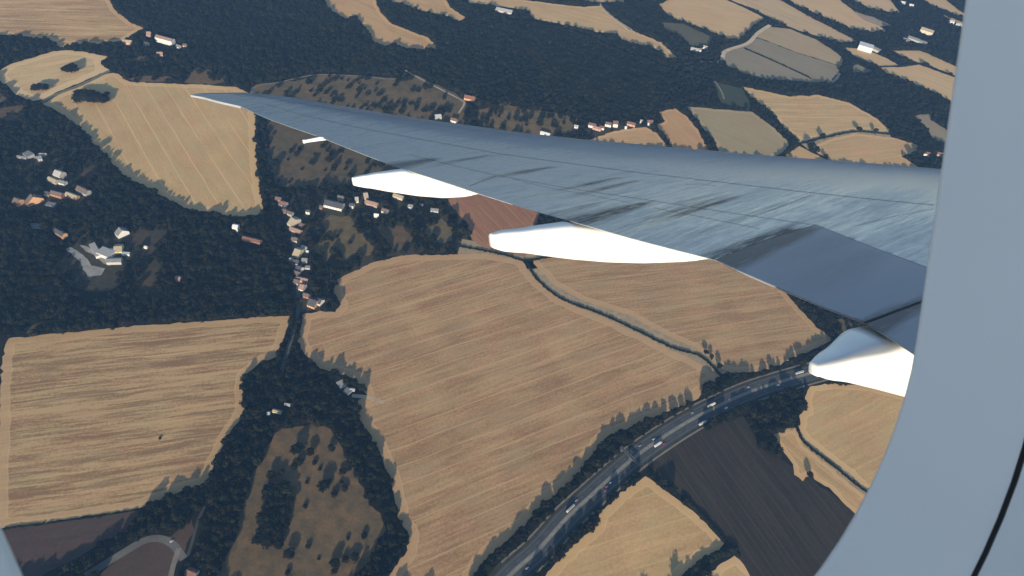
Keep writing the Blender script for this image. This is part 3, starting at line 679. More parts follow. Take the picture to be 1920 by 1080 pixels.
HL = [
 # the white block and its neighbours above the big stubble field
 ('apartment_block','building','long white block with rows of windows among the trees above the big stubble field',311,80,42,13,11,-4,'white','pink','gable',.3,10),
 ('house','house','white cottage with a white roof at the end of the long white block',299,74,10,8,9,-4,'white','white','gable',.3,2),
 ('house','house','pink gabled house near the tip of the striped top field',281,68,9,14,6,15,'pink','pink','gable',.5,2),
 ('barn','barn','buff barn with an orange gable at the lower corner of the striped top field',240,82,20,11,6,12,'orange','buff','gable',.4,0),
 ('house','house','red house with faded roof alone in the trees below the long white block',301,105,12,10,6,25,'pink','pink','gable',.5,2),
 ('house','house','small white gabled house just right of the long white block',335,90,9,8,5,-10,'white','grey','gable',.5,2),
 ('house','house','low dull pink house furthest right of the white block',348,87,10,8,4,10,'pink','brown','gable',.4,1),
 ('house','house','dim grey house between the barn and the white block',276,85,12,10,5,-5,'grey','dark','gable',.4,2),
 # big grey house group at the left edge of the wood
 ('house','house','grey villa with flat courtyard roof in the wood at the frame edge',55,293,16,12,6,-20,'grey','grey','flat',.4,2),
 ('shed','shed','long low grey wing joined to the villa with courtyard roof',43,297,18,6,4,8,'grey','grey','gable',.3,0),
 ('house','house','grey house with stepped end beside the courtyard villa',73,300,12,9,5,40,'grey','grey','gable',.5,2),
 ('shed','shed','narrow pale shed behind the courtyard villa',82,292,12,5,4,20,'cream','pale','gable',.4,0),
 ('house','house','pale two-part villa with light grey hipped roof deep in the wood',114,332,15,15,8,-8,'cream','pale','gable',.5,3),
 ('house','house','low pale wing in front of the light grey villa',101,341,19,10,5,-12,'cream','buff','gable',.4,3),
 ('house','house','front block of the light grey villa with bright wall',119,345,12,9,5,-5,'white','grey','gable',.4,3),
 ('house','house','house with glowing orange gable end at the edge of the village by the frame',36,382,11,15,6,-12,'orange','brown','gable',.5,2),
 ('house','house','long brown barn house with orange gable running away from camera',66,380,10,27,6,-32,'orange','brown','gable',.5,2),
 ('house','house','small dark house with striped cream front in the wooded hamlet',90,366,8,8,5,0,'cream','dark','gable',.5,2),
 ('house','house','brown tiled house with a row of white windows in the wooded hamlet',109,367,22,10,5,-2,'brick','brown','gable',.5,5),
 ('house','house','cream and orange lit house in the row of the wooded hamlet',137,370,24,9,5,-8,'orange','buff','gable',.4,4),
 ('house','house','grey rambling house with pale ends at the end of the wooded hamlet',158,361,24,12,6,-15,'grey','brown','gable',.5,3),
 ('shed','shed','dull flat shed with grey roof below the wooded hamlet',96,385,15,9,3,5,'grey','grey','flat',.3,0),
 ('house','house','orange gabled house with blue-grey roof alone in the dark wood',115,441,22,10,7,-18,'orange','dark','gable',.4,4),
 # the light complex
 ('warehouse','warehouse','large pale flat-roofed hall of the factory group in the wood',200,478,24,16,7,-8,'white','pale','flat',.3,4),
 ('warehouse','warehouse','yellow-roofed hall behind the pale factory hall',224,470,12,18,6,25,'yellow','buff','gable',.3,1),
 ('warehouse','warehouse','grey lean hall at the near end of the factory group',216,492,22,11,6,22,'grey','grey','gable',.3,0),
 ('warehouse','warehouse','thin white annex at the end of the factory group',237,478,12,5,4,15,'white','white','flat',.3,0),
 ('house','house','narrow grey-roofed house with white gable above the factory group',230,440,11,19,6,-30,'white','grey','gable',.5,2),
 ('shed','shed','tiny white shed in the clearing by the factory group',274,465,6,4,3,0,'white','white','gable',.4,0),
  ('warehouse','warehouse','long pale flat-roofed wing slanting from the factory hall',180,472,34,9,5,-38,'white','pale','flat',.3,0),
 ('warehouse','warehouse','low white hall closing the corner of the factory yard',206,487,20,9,5,-34,'white','white','flat',.3,0),
 ('shed','shed','teal-tinted low shed between the factory halls',211,473,9,8,4,-8,'grey','white','flat',.3,0),
 ('house','house','muted brown house hidden at the upper end of the village street',523,376,11,8,5,4,'brick','brown','gable',.5,0),
 ('house','house','small grey house under the trees near the top of the street',545,403,9,8,5,-12,'grey','brown','gable',.5,1),
 ('shed','shed','narrow brown shed behind the faded red house',566,424,6,9,4,-10,'brick','brown','gable',.4,0),
 ('house','house','brown house between the two barns of the village street',553,452,10,9,5,6,'cream','brown','gable',.5,1),
 ('shed','shed','dark low shed on the road side of the dense street',549,480,8,5,3,-8,'grey','dark','gable',.4,0),
 ('house','house','grey-roofed cottage at the back of the dense street',572,491,9,9,5,12,'cream','grey','gable',.5,1),
 ('house','house','brown-roofed cottage under the dense part of the street',557,515,9,8,5,-6,'cream','brown','gable',.5,1),
 ('shed','shed','pale flat shed in the garden behind the dense street',577,503,8,6,3,15,'grey','pale','flat',.4,0),
 ('house','house','dull house where the salmon roof meets the road',557,531,8,9,5,-4,'grey','brown','gable',.5,1),
 ('house','house','low brown house opposite the last orange-fronted one',575,556,10,8,4,-3,'brick','brown','gable',.5,1),
 ('shed','shed','grey shed in the trees behind the last street houses',610,562,7,6,3,-12,'grey','grey','gable',.4,0),
 ('house','house','brown-roofed house in the orchard above the brown patch',722,398,11,9,5,-6,'cream','brown','gable',.5,1),
 ('house','house','dim house in the trees behind the broad dark-roofed one',640,374,12,9,5,-4,'grey','brown','gable',.5,1),
 ('shed','shed','small brown hut left of the broad dark-roofed house',603,390,5,8,3,-5,'brick','brown','gable',.4,0),
 ('house','house','pale-fronted cottage among trees between fairing and reddish field',770,389,9,8,4,5,'white','grey','gable',.5,1),
 ('house','house','pink-white small ruin alone in the lower wood',335,525,8,10,4,10,'pink','pink','gable',.4,0),
 # village street
 ('house','house','tall white silo house by the lower edge of the big stubble field',444,433,9,10,11,5,'white','white','gable',.4,2),
 ('house','house','long low brick-red house with white end below the big stubble field',473,452,32,9,4,0,'orange','red','gable',.35,7),
 ('house','house','white house with dark red roof at the top of the village street',532,386,13,11,6,-3,'white','red','gable',.5,2),
 ('house','house','small brown house below the white one at the top of the village street',534,398,10,9,4,-6,'brick','brown','gable',.5,2),
 ('barn','barn','long buff-roofed barn along the village street',552,420,11,23,6,-18,'cream','buff','gable',.4,0),
 ('house','house','faded red house at the near end of the buff barn',555,434,22,9,4,-8,'pink','pink','gable',.4,3),
 ('house','house','bright white cube house east of the village street',578,400,7,6,6,5,'white','dark','gable',.4,1),
 ('barn','barn','tall buff-roofed barn with light end halfway along the village street',560,477,11,19,6,-5,'yellow','buff','gable',.4,0),
 ('shed','shed','small pale shed beside the barn halfway along the street',570,466,9,6,4,-10,'white','pale','gable',.4,0),
 ('shed','shed','tiny white shed below the pale one halfway along the street',577,474,4,4,4,0,'white','white','gable',.4,0),
 ('house','house','dark house with white trim in the dense part of the village street',553,494,14,10,5,10,'grey','dark','gable',.5,3),
 ('house','house','dark gabled house with pale front in the dense part of the street',562,507,10,12,5,-15,'white','dark','gable',.5,2),
 ('shed','shed','pale leaning shed at the wood side of the dense street',545,488,8,5,4,20,'white','pale','gable',.4,0),
 ('house','house','T-shaped house with long salmon roof across the village street',567,527,20,8,5,3,'orange','pink','gable',.4,3),
 ('house','house','narrow salmon-roofed house with white front reaching down the street',568,541,8,14,5,-3,'white','pink','gable',.4,2),
 ('house','house','dark-roofed house with orange front at the bottom of the village street',588,571,13,17,5,-8,'orange','dark','gable',.5,3),
 ('house','house','grey house with pale front last on the village street',600,568,9,12,5,-15,'white','dark','gable',.5,2),
 ('house','house','broad dark-roofed house with white and red front in the orchard',627,387,34,17,6,0,'white','dark','gable',.4,6),
 ('house','house','small white house beside the broad dark-roofed one',660,388,8,8,6,0,'white','dark','gable',.4,1),
 ('shed','shed','pale lean-to roof behind the small white orchard house',669,376,6,14,4,25,'cream','pale','gable',.4,0),
 ('house','house','buff-roofed long house running down under the nearest fairing',686,370,7,18,5,30,'cream','buff','gable',.4,0),
 ('house','house','pinkish house with many dormers under the outer fairing',697,384,24,10,5,-4,'pink','pink','gable',.4,5),
 ('shed','shed','small white tent-shaped shed above the brown orchard patch',706,406,8,6,4,10,'white','white','gable',.6,0),
 ('house','house','cream house with lit front directly under the outer fairing',747,371,19,9,5,-6,'cream','buff','gable',.4,4),
 ('house','house','grey house in the trees left of the reddish field',815,396,14,8,4,10,'grey','grey','gable',.4,2),
 ('shed','shed','small grey shed near the reddish field corner',790,386,6,5,3,0,'grey','pale','gable',.4,0),
 # beyond the wing
 ('farmhouse','house','long orange-roofed farmhouse at the end of the pale track on the heath',881,187,24,11,5,0,'orange','red','gable',.6,4),
 ('house','house','small white house with orange roof just above the wing leading edge',851,228,13,9,5,-3,'white','red','gable',.5,3),
 ('house','house','pale grey roofed house nearest the wing on the heath',821,222,13,13,5,30,'grey','pale','gable',.5,0),
 ('house','house','low white bright house touching the wing edge below the heath',1022,253,20,9,4,-4,'white','white','gable',.4,2),
 ('house','house','small white house alone left of the far hamlet',1080,241,8,7,6,0,'white','pale','gable',.5,1),
 ('house','house','white house with red roof first in the far hamlet',1110,238,16,9,6,-3,'white','red','gable',.5,2),
 ('house','house','low pink house in front in the far hamlet',1119,243,18,8,5,-6,'pink','pink','gable',.4,2),
 ('house','house','bright white little house nearest the stubble in the far hamlet',1128,242,10,7,5,0,'white','red','gable',.5,1),
 ('house','house','white and brown house in the middle of the far hamlet',1140,236,13,9,6,0,'white','brown','gable',.5,2),
 ('house','house','tall white gabled house in the middle of the far hamlet',1153,236,10,12,8,10,'white','red','gable',.5,2),
 ('house','house','rust red roofed house inside the pale lane loop of the far hamlet',1183,235,18,9,5,-5,'pink','red','gable',.5,2),
 ('shed','shed','tiny white hut between the far hamlet and the stubble',1173,241,4,4,4,0,'white','white','gable',.5,0),
 ('house','house','white gabled house last of the far hamlet beside the hedge',1218,233,11,10,7,15,'white','red','gable',.5,2),
 ('house','house','small white house by the lane loop end',1202,230,5,6,5,0,'white','pale','gable',.5,0),
 # far right
 ('warehouse','warehouse','bright white boxy hall on the corner of a far stubble strip',1621,93,36,24,13,-12,'white','white','flat',.3,0),
 ('shed','shed','dull grey hall beside the bright white boxy one',1641,95,22,14,6,-30,'grey','grey','gable',.3,0),
 ('warehouse','warehouse','cream hall with pale roof in the far wood near the window frame',1736,62,34,18,9,-18,'cream','buff','gable',.3,0),
 ('house','house','white speck of a house at the very top near the window frame',1692,8,16,9,6,0,'white','white','gable',.4,0),
 ('house','house','second white speck of a house lower near the window frame top',1707,13,12,9,6,0,'white','white','gable',.4,0),
 ('house','house','pale twin house in the far wood right of the cream hall',1783,43,14,9,6,0,'white','pale','gable',.4,0),
 ('house','house','far house with whitish roof close to the window frame edge',1797,49,18,9,6,-10,'white','pale','gable',.4,0),
 ('house','house','grey roofed farm among trees below the cream hall',1712,75,30,14,5,-20,'grey','grey','gable',.3,0),
 ('house','house','grey roofed barn among trees left of the far farm',1698,77,18,14,5,-10,'grey','grey','gable',.3,0),
 ('house','house','low grey roofed house at the lower end of the far farm',1728,81,26,12,5,-20,'grey','grey','gable',.3,0),
 ('house','house','grey farm roof in the wood below the top middle field',1302,95,20,9,5,-3,'grey','pale','gable',.4,0),
 ('house','house','pale cottage beside the grey farm roof in the upper wood',1322,91,13,8,5,-5,'white','pale','gable',.4,0),
 ('house','house','tiny white gable in the upper wood beside the grey farm',1311,96,9,9,5,10,'white','grey','gable',.4,0),
 ('house','house','white cottage in the wood near the window frame beside the wing',1737,291,14,9,5,-4,'white','red','gable',.5,0),
 ('house','house','pinkish house touching the window frame beside the wing',1762,292,16,9,5,-4,'pink','red','gable',.5,0),
 ('greenhouse','greenhouse','long pale greenhouse roof at the top edge between woods',945,22,44,16,5,0,'grey','pale','gable',.3,0),
 # below
 ('house','house','orange-roofed house with white side at the bottom edge below the grey lane',361,1076,13,10,4,-4,'white','red','gable',.35,1),
 ('shed','shed','long yellowish shed in the wood above the scrub meadow',520,773,12,5,3,0,'yellow','buff','gable',.3,0),
 ('shed','shed','thin white shed above the yellowish one in the wood',539,760,8,2.5,2.5,3,'white','white','flat',.3,0),
 ('shed','shed','small upright grey-white hut left of the yellowish shed',504,777,4,5,4,10,'white','pale','gable',.4,0),
 ('shed','shed','pale farm shed at the notch of the big central field',640,722,12,9,3,-40,'white','pale','flat',.3,0),
 ('shed','shed','grey farm shed next to the pale one at the field notch',652,735,10,9,3,-20,'grey','grey','flat',.3,0),
 ('shed','shed','low pale roof nearest the field at the notch',661,732,7,5,3,10,'grey','pale','gable',.3,0),
]
for t in HL:
    nm, cat, lab, px, py, L, Wd, h, ang, wall, roof, typ, pitch, win = t
    house(nm, cat, lab, px, py, L, Wd, h, ang, wall, roof, typ, pitch, win if py > 60 else 0, None, nm in ('house', 'farmhouse'))

# ------------------------------------------------------------------ vehicles and the bridge
tyre = plain('tyre', (.02,.02,.02), .9, .1, 5.0); glassv = plain('car_glass', (.03,.035,.04), .1, .1, 2.0, 0, .6)


def loft(sections, n_pts):
    v = []; f = []
    for s in sections: v += s
    for i in range(len(sections) - 1):
        for k in range(n_pts):
            f.append((i * n_pts + k, i * n_pts + (k + 1) % n_pts, (i + 1) * n_pts + (k + 1) % n_pts, (i + 1) * n_pts + k))
    f.append(tuple(range(n_pts))[::-1]); f.append(tuple((len(sections) - 1) * n_pts + k for k in range(n_pts)))
    return v, f


def sect(x, w, z0, z1, r=.12):
    return [(x, -w + r, z0), (x, w - r, z0), (x, w, z0 + r), (x, w, z1 - r), (x, w - r * 1.3, z1), (x, -w + r * 1.3, z1), (x, -w, z1 - r), (x, -w, z0 + r)]


def wheels(e, xs, w, r, width=.25):
    for x in xs:
        for s in (-1, 1):
            v = []; n = 14
            for yy in (-width / 2, width / 2):
                v += [(x + r * math.cos(6.2832 * i / n), s * w + yy, r + r * math.sin(6.2832 * i / n)) for i in range(n)]
            obj('wheel', v, [(i, (i + 1) % n, n + (i + 1) % n, n + i) for i in range(n)] + [tuple(range(n))[::-1], tuple(range(n, 2 * n))], tyre, e)


def car(e, col, L=4.4):
    k = L / 4.4; m = plain('car_paint', [c_ * .7 for c_ in col], .35, .03, 1.0, 0, .5)
    v, f = loft([sect(-2.2 * k, .78, .35, .85), sect(-2.0 * k, .88, .28, .98), sect(-.9 * k, .9, .25, 1.0), sect(.9 * k, .9, .25, .98), sect(1.9 * k, .86, .28, .82), sect(2.2 * k, .74, .35, .7)], 8)
    obj('body', v, f, m, e)
    v, f = loft([sect(-1.7 * k, .76, .97, 1.05, .03), sect(-1.15 * k, .72, .97, 1.46), sect(.25 * k, .72, .97, 1.48), sect(1.05 * k, .78, .96, 1.02, .03)], 8)
    obj('cabin', v, f, glassv, e)
    v, f = loft([sect(-1.1 * k, .66, 1.465, 1.53, .02), sect(.2 * k, .66, 1.485, 1.55, .02)], 8); obj('roof', v, f, m, e)
    wheels(e, (-1.35 * k, 1.35 * k), .8, .32)


def van(e, col):
    m = plain('van_paint', [c_ * .75 for c_ in col], .4, .03, 1.0, 0, .4)
    v, f = loft([sect(-3.0, .98, .4, 2.55), sect(1.3, 1.0, .35, 2.6), sect(2.0, .98, .35, 2.0), sect(2.4, .96, .35, 1.35), sect(3.1, .88, .4, 1.05)], 8)
    obj('body', v, f, m, e)
    v, f = loft([sect(1.55, .9, 1.6, 2.45, .05), sect(2.33, .9, 1.4, 1.6, .05)], 8); obj('windscreen', [(x + .12, y, z + .04) for x, y, z in v], f, glassv, e)
    wheels(e, (-1.8, 2.0), .88, .36)


def truck(e, cabcol, boxcol, L=14.5):
    cm = plain('cab_paint', cabcol, .4, .04, 1.0, 0, .4); bm_ = plain('trailer_side', [c_ * .8 for c_ in boxcol], .5, .05, .8, 0, .4)
    v, f = loft([sect(L / 2 - 2.4, 1.22, .7, 3.3), sect(L / 2 - .5, 1.24, .6, 3.2), sect(L / 2, 1.16, .6, 2.7)], 8); cab = obj('cab', v, f, cm, e)
    v, f = loft([sect(L / 2 + .0, 1.0, 1.7, 2.6, .04), sect(L / 2 + .03, .98, 1.75, 2.5, .04)], 8); obj('windscreen', v, f, glassv, cab)
    v, f = loft([sect(-L / 2, 1.27, 1.1, 4.0, .05), sect(L / 2 - 2.9, 1.27, 1.1, 4.0, .05)], 8); obj('trailer', v, f, bm_, e)
    v, f = loft([sect(-L / 2 + .2, .5, .7, 1.1, .03), sect(L / 2 - 1, .5, .7, 1.1, .03)], 8); obj('chassis', v, f, tyre, e)
    wheels(e, (-L / 2 + 1.6, -L / 2 + 2.9, -L / 2 + 4.2, L / 2 - 4.2, L / 2 - 1.3), 1.05, .5, .35)


def on_motorway(px, py, off):
    p = gnd(px, py); i = int(np.argmin(np.hypot(*(MWd - p).T))); i = min(max(i, 1), len(MWd) - 2)
    T = MWd[i + 1] - MWd[i - 1]; T /= np.linalg.norm(T); N = np.array([-T[1], T[0]])
    q = MWd[i] + N * off; a = math.atan2(T[1], T[0]) + (math.pi if off > 0 else 0.0)
    return q, a


VEH = [('truck',1232,833,-5.2,((.62,.16,.07),(.72,.72,.70)),'articulated truck with orange-red cab and white trailer on the motorway'),
 ('truck',1335,763,5.0,((.70,.62,.30),(.78,.74,.55)),'cream articulated truck with yellow cab on the motorway'),
 ('car',1247,834,-9.0,(.55,.03,.05),'small bright red car behind the truck with orange cab'),
 ('car',1221,820,5.0,(.75,.75,.74),'white car opposite the truck with orange cab'),
 ('car',1199,835,8.4,(.42,.36,.40),'pale mauve car just past the footbridge'),
 ('car',1298,774,8.4,(.45,.46,.48),'silver car behind the cream truck'),
 ('van',1361,766,-9.0,(.74,.75,.76),'white van on the lane below the cream truck'),
 ('truck',1313,789,-13.5,((.4,.42,.42),(.55,.58,.58)),'grey truck on the lay-by under the trees below the motorway'),
 ('car',1074,932,8.0,(.50,.36,.42),'dull pink car on the carriageway beside the big stubble field'),
 ('truck',1064,951,5.0,((.5,.5,.45),(.34,.36,.33)),'dark grey truck on the carriageway beside the big stubble field'),
 ('car',1150,912,-5.0,(.62,.64,.66),'silver car leading the trio below the footbridge'),
 ('car',1141,916,-5.4,(.45,.10,.14),'dark red car in the middle of the trio below the footbridge'),
 ('car',1132,918,-8.6,(.52,.20,.24),'rose red car trailing the trio below the footbridge'),
 ('car',1408,732,8.0,(.5,.5,.5),'grey car on the motorway near the fairing'),
 ('van',1452,716,-5.0,(.42,.43,.44),'grey van on the central lanes near the fairing'),
 ('truck',1493,694,5.0,((.4,.4,.38),(.42,.44,.42)),'dull grey truck about to pass behind the inner fairing'),
 ('car',991,1068,-8.0,(.55,.55,.56),'silver car at the bottom edge of the photo on the motorway')]
for kind, px, py, off, col, lab in VEH:
    q, a = on_motorway(px, py, off)
    e = empty(kind, lab, kind, (q[0], q[1], .2), a, 'traffic on the motorway')
    if kind == 'truck': truck(e, *col)
    elif kind == 'van': van(e, col)
    else: car(e, col)
q = gnd(322,1015); e = empty('car', 'white car parked on the grey lane at the bottom of the photo', 'car', (q[0], q[1], .16), .8); car(e, (.75,.75,.75))

A, B = gnd(1163,843), gnd(1197,877); d = B - A; ln = np.linalg.norm(d) * 1.08; mid = (A + B) / 2
conc = plain('bridge_concrete', (.075,.077,.078), .9, .15, .3)
e = empty('footbridge', 'narrow concrete bridge spanning the motorway on piers', 'bridge', (mid[0], mid[1], 0), math.atan2(d[1], d[0]))
LINES.append((np.array([A - d * .15, B + d * .15]), 6.0))
b = MB(); b.box(-ln / 2, ln / 2, -1.5, 1.5, 5.6, 6.2); b.build('deck', conc, e)
for s in (-1, 1):
    b = MB(); b.box(-ln / 2, ln / 2, s * 1.5 - .1, s * 1.5 + .1, 6.21, 7.1); b.build('parapet', conc, e)
for x in (-ln * .46, 0, ln * .46):
    b = MB(); b.box(x - .5, x + .5, -1.2, 1.2, -.2, 5.59); b.build('pier', conc, e)
    
# ------------------------------------------------------------------ the woods
fl = [gnd(*p) for p in ((-60,-70),(2000,-70),(2000,1200),(-60,1200))]
fp = np.array(fl); lo, hi = fp.min(0), fp.max(0)
STEP = 7.4
gx, gy = np.meshgrid(np.arange(lo[0], hi[0], STEP), np.arange(lo[1], hi[1], STEP))
P = np.stack([gx.ravel(), gy.ravel()], 1) + rng.uniform(-.46, .46, (gx.size, 2)) * STEP
P = P[inside(P, fp)]
hgt = rng.uniform(5.5, 10.5, len(P)) + 1.3 * np.sin(P[:, 0] * .013) * np.sin(P[:, 1] * .017)
near = np.hypot(P[:, 0], P[:, 1])
top = P + (P - EYE[:2]) * (hgt / (ALT - hgt) * rng.uniform(.45, 1.05, len(P)))[:, None]
keep = np.ones(len(P), bool)
for wp in OPEN:
    lo, hi = wp.min(0) - 30, wp.max(0) + 30
    c = keep & (P[:, 0] > lo[0]) & (P[:, 0] < hi[0]) & (P[:, 1] > lo[1]) & (P[:, 1] < hi[1])
    i = np.where(c)[0]
    if len(i): keep[i] &= ~(inside(P[i], wp) | inside(top[i], wp) | inside((P[i] + top[i]) / 2, wp)) | (rng.random(len(i)) < ROUGH.get(wp[0][0], 0.0))
for L, hw in LINES:
    lo, hi = L.min(0) - 40, L.max(0) + 40
    c = keep & (P[:, 0] > lo[0]) & (P[:, 0] < hi[0]) & (P[:, 1] > lo[1]) & (P[:, 1] < hi[1]); i = np.where(c)[0]
    if len(i): keep[i] &= (seg_dist(P[i], L) > hw + 3.0)
for x, y, s in HOUSES:
    t = np.array([x, y]); u = t / np.linalg.norm(t)
    for k in (0, 7, 12):
        keep &= np.hypot(*(P - (t - u * k)).T) > s * .5 + 3.0
P, hgt, near, top = P[keep], hgt[keep], near[keep], top[keep]
pix = project(np.c_[P, hgt * .6])
# thin the gardens of the villages and the scrubby heath edge
VILL = [[(505,375),(620,360),(860,380),(880,470),(720,480),(620,530),(600,580),(540,585),(540,470)], [(880,215),(1080,240),(1230,225),(1230,260),(1000,255),(860,240)], [(20,280),(190,280),(190,400),(20,400)], [(140,420),(310,420),(310,560),(140,540)]]
thin = np.zeros(len(P), bool)
for v in VILL: thin |= inside(pix, v)
k2 = ~thin | (rng.random(len(P)) < .50)
P, hgt, pix, near = P[k2], hgt[k2], pix[k2], near[k2]
print('WOOD POINTS', len(P))

WIN = [(0,0),(1800,0),(1762,318),(1735,500),(1690,745),(1630,910),(1520,1078),(60,1078),(0,985)]
WINGP = [(357,170),(460,170),(720,210),(960,244),(1330,280),(1770,316),(1735,690),(1690,750),(1525,690),(1620,605),(1340,490),(1200,496),(920,460),(1060,410),(890,370),(660,345),(740,312),(450,200)]
vis = inside(pix, WIN) & ~inside(pix, WINGP) & (pix[:, 1] < 1076)
order = np.argsort(np.where(vis, near, 1e9))
n_have = sum(1 for o in C.objects if o.name.split('.')[0] == 'tree')
n_ind = 296 - n_have
ind = order[:n_ind]


def wood_label(px, py):
    if px < 420 and py > 890: return 'dark broadleaf tree in the wood below the striped stubble field', 'wood below the striped field'
    if px < 560: return 'dark broadleaf tree in the belt between the striped field and the scrub meadow', 'belt beside the scrub meadow'
    if px < 800: return 'dark broadleaf tree in the belt between the scrub meadow and the big central field', 'belt beside the big central field'
    c = gnd(px, py); i = int(np.argmin(np.hypot(*(MWd - c).T))); T = MWd[min(i + 1, len(MWd) - 1)] - MWd[max(i - 1, 0)]
    if T[0] * (c[1] - MWd[i][1]) - T[1] * (c[0] - MWd[i][0]) > 0: return 'dark broadleaf tree between the motorway and the big central field', 'trees above the motorway'
    return 'dark broadleaf tree between the motorway and the fields below it', 'trees below the motorway'


for n, i in enumerate(ind):
    lab, grp = wood_label(*pix[i])
    r = hgt[i] * .6
    tree('tree', lab, 'tree', P[i, 0], P[i, 1], r, n, grp, .88 if n % 5 != 3 else .72)
rest = np.setdiff1d(np.arange(len(P)), ind)
me = bpy.data.meshes.new('woodland'); me.from_pydata([(x, y, 0.0) for x, y in P[rest]], [], [])
wo = bpy.data.objects.new('woodland', me); C.objects.link(wo); wo['kind'] = 'stuff'
attr(wo, 'size', hgt[rest] * rng.uniform(.50, .80, len(rest))); attr(wo, 'turn', rng.uniform(0, 6.28, len(rest)))
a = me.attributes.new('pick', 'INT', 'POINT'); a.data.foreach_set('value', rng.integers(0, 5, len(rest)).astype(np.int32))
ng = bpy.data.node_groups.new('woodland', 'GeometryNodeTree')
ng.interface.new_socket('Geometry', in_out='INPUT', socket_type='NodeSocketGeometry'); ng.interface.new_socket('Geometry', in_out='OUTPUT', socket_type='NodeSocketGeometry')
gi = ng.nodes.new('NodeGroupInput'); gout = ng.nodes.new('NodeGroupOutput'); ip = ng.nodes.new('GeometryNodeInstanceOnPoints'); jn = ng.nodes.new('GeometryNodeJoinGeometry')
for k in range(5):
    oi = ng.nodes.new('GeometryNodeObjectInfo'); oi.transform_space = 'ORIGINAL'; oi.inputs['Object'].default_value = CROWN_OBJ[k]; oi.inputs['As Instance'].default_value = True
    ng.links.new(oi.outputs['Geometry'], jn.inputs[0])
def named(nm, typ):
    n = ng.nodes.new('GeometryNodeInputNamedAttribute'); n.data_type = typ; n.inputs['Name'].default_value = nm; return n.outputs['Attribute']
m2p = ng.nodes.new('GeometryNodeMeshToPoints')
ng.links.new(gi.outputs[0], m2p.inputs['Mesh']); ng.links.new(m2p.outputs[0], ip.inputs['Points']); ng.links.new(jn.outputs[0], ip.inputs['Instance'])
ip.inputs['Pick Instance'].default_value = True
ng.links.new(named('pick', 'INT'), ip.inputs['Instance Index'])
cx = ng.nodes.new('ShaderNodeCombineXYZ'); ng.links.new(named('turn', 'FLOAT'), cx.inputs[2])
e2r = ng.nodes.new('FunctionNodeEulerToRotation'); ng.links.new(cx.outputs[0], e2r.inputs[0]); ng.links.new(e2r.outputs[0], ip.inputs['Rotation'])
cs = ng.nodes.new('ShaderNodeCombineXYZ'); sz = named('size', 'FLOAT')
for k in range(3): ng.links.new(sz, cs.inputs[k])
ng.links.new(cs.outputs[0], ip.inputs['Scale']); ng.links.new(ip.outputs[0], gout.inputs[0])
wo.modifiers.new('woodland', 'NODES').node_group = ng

# ------------------------------------------------------------------ the aeroplane wing
def A3(o_, a_, z_): return W(fo * o_ + fa * a_ + fu * (z_ - WING_H))


def wpl(px, py, z=0.0):
    r = ray(px, py); t = (-WING_H + z) / r.dot(fu); p = r * t; return p.dot(fo), p.dot(fa)


LEpx = [(357,175),(400,174.5),(460,174),(520,179),(560,185),(640,199),(720,213),(800,225),(900,239),(960,248),(1090,263),(1200,273),(1330,285),(1440,295),(1560,304),(1690,315),(1765,321),(1900,333)]
TEpx = [(357,178),(380,182),(410,190),(450,199),(480,213),(500,222),(550,240),(600,257),(640,273),(680,289),(740,312),(800,331),(850,347),(900,364),(960,383),(1010,398),(1065,413),(1110,426),(1180,446),(1260,467),(1340,487),(1400,515),(1470,545),(1540,575),(1620,605),(1665,632),(1710,662),(1760,700)]
le = np.array(sorted(wpl(*p) for p in LEpx)); te = np.array(sorted(wpl(*p) for p in TEpx))
TIP = te[-1, 0]
def LEa(o_): return np.interp(o_, le[:, 0], le[:, 1]) if o_ > le[0, 0] else le[0, 1] + (le[0, 0] - o_) * .55
def TEa(o_): return np.interp(o_, te[:, 0], te[:, 1])
THK = .030
def prof(t): return 5 * (.2969 * math.sqrt(t) - .126 * t - .3516 * t * t + .2843 * t ** 3 - .1036 * t ** 4)
def ztop(o_, a_):
    L, T = LEa(o_), TEa(o_); c = max(L - T, .02); t = min(max((L - a_) / c, 0), 1); return c * THK * prof(t) * 2
def onwing(px, py):
    z = 0.0
    for _ in range(6):
        o_, a_ = wpl(px, py, z); z = ztop(o_, a_)
    return o_, a_


FLAPS = [[(1340,487),(1435,451),(1529,422),(1640,466),(1732,500),(1830,536),(1830,545),(1722,568),(1620,605),(1540,575),(1470,545),(1400,515)],
         [(1624,607.5),(1720,572),(1800,545),(1870,640),(1760,700),(1710,662),(1665,632)]]
FLAPW = [np.array([onwing(*p) for p in f]) for f in FLAPS]
SEATS = [f_.mean(0) + (f_ - f_.mean(0)) * np.array([.93, .93]) for f_ in FLAPW]
SOOT = [  # start pixel, length aft (m), half width (m), strength
 (822,297,1.5,.34,.9),(805,300,1.2,.25,.6),(925,290,.9,.09,.8),(1043,312,.9,.11,.9),(1165,332,.9,.10,.8),(1200,338,.9,.09,.8),(1222,378,1.7,.2,1.0),(1180,385,1.8,.2,.85),(1130,380,1.5,.15,.5),(1388,367,1.3,.09,1.0),(1365,366,1.3,.08,.7),(1345,362,.9,.05,.5),(1536,426,2.3,.16,1.3),(1516,424,2.3,.17,1.2),(1492,422,2.0,.15,1.0),(1470,425,1.6,.08,.35),
 (1740,560,1.9,.16,1.4),(1750,556,1.9,.14,1.2),(1470,381,1.6,.08,.3),(980,285,.8,.05,.25),(1355,300,.3,.05,.2),(880,300,.8,.05,.3),(1100,345,1.0,.05,.3),(1290,395,1.3,.05,.35),(1600,440,1.0,.3,.25),(1650,470,1.2,.3,.25)]
SOOTW = [(*onwing(x, y), l, w_, s) for x, y, l, w_, s in SOOT]


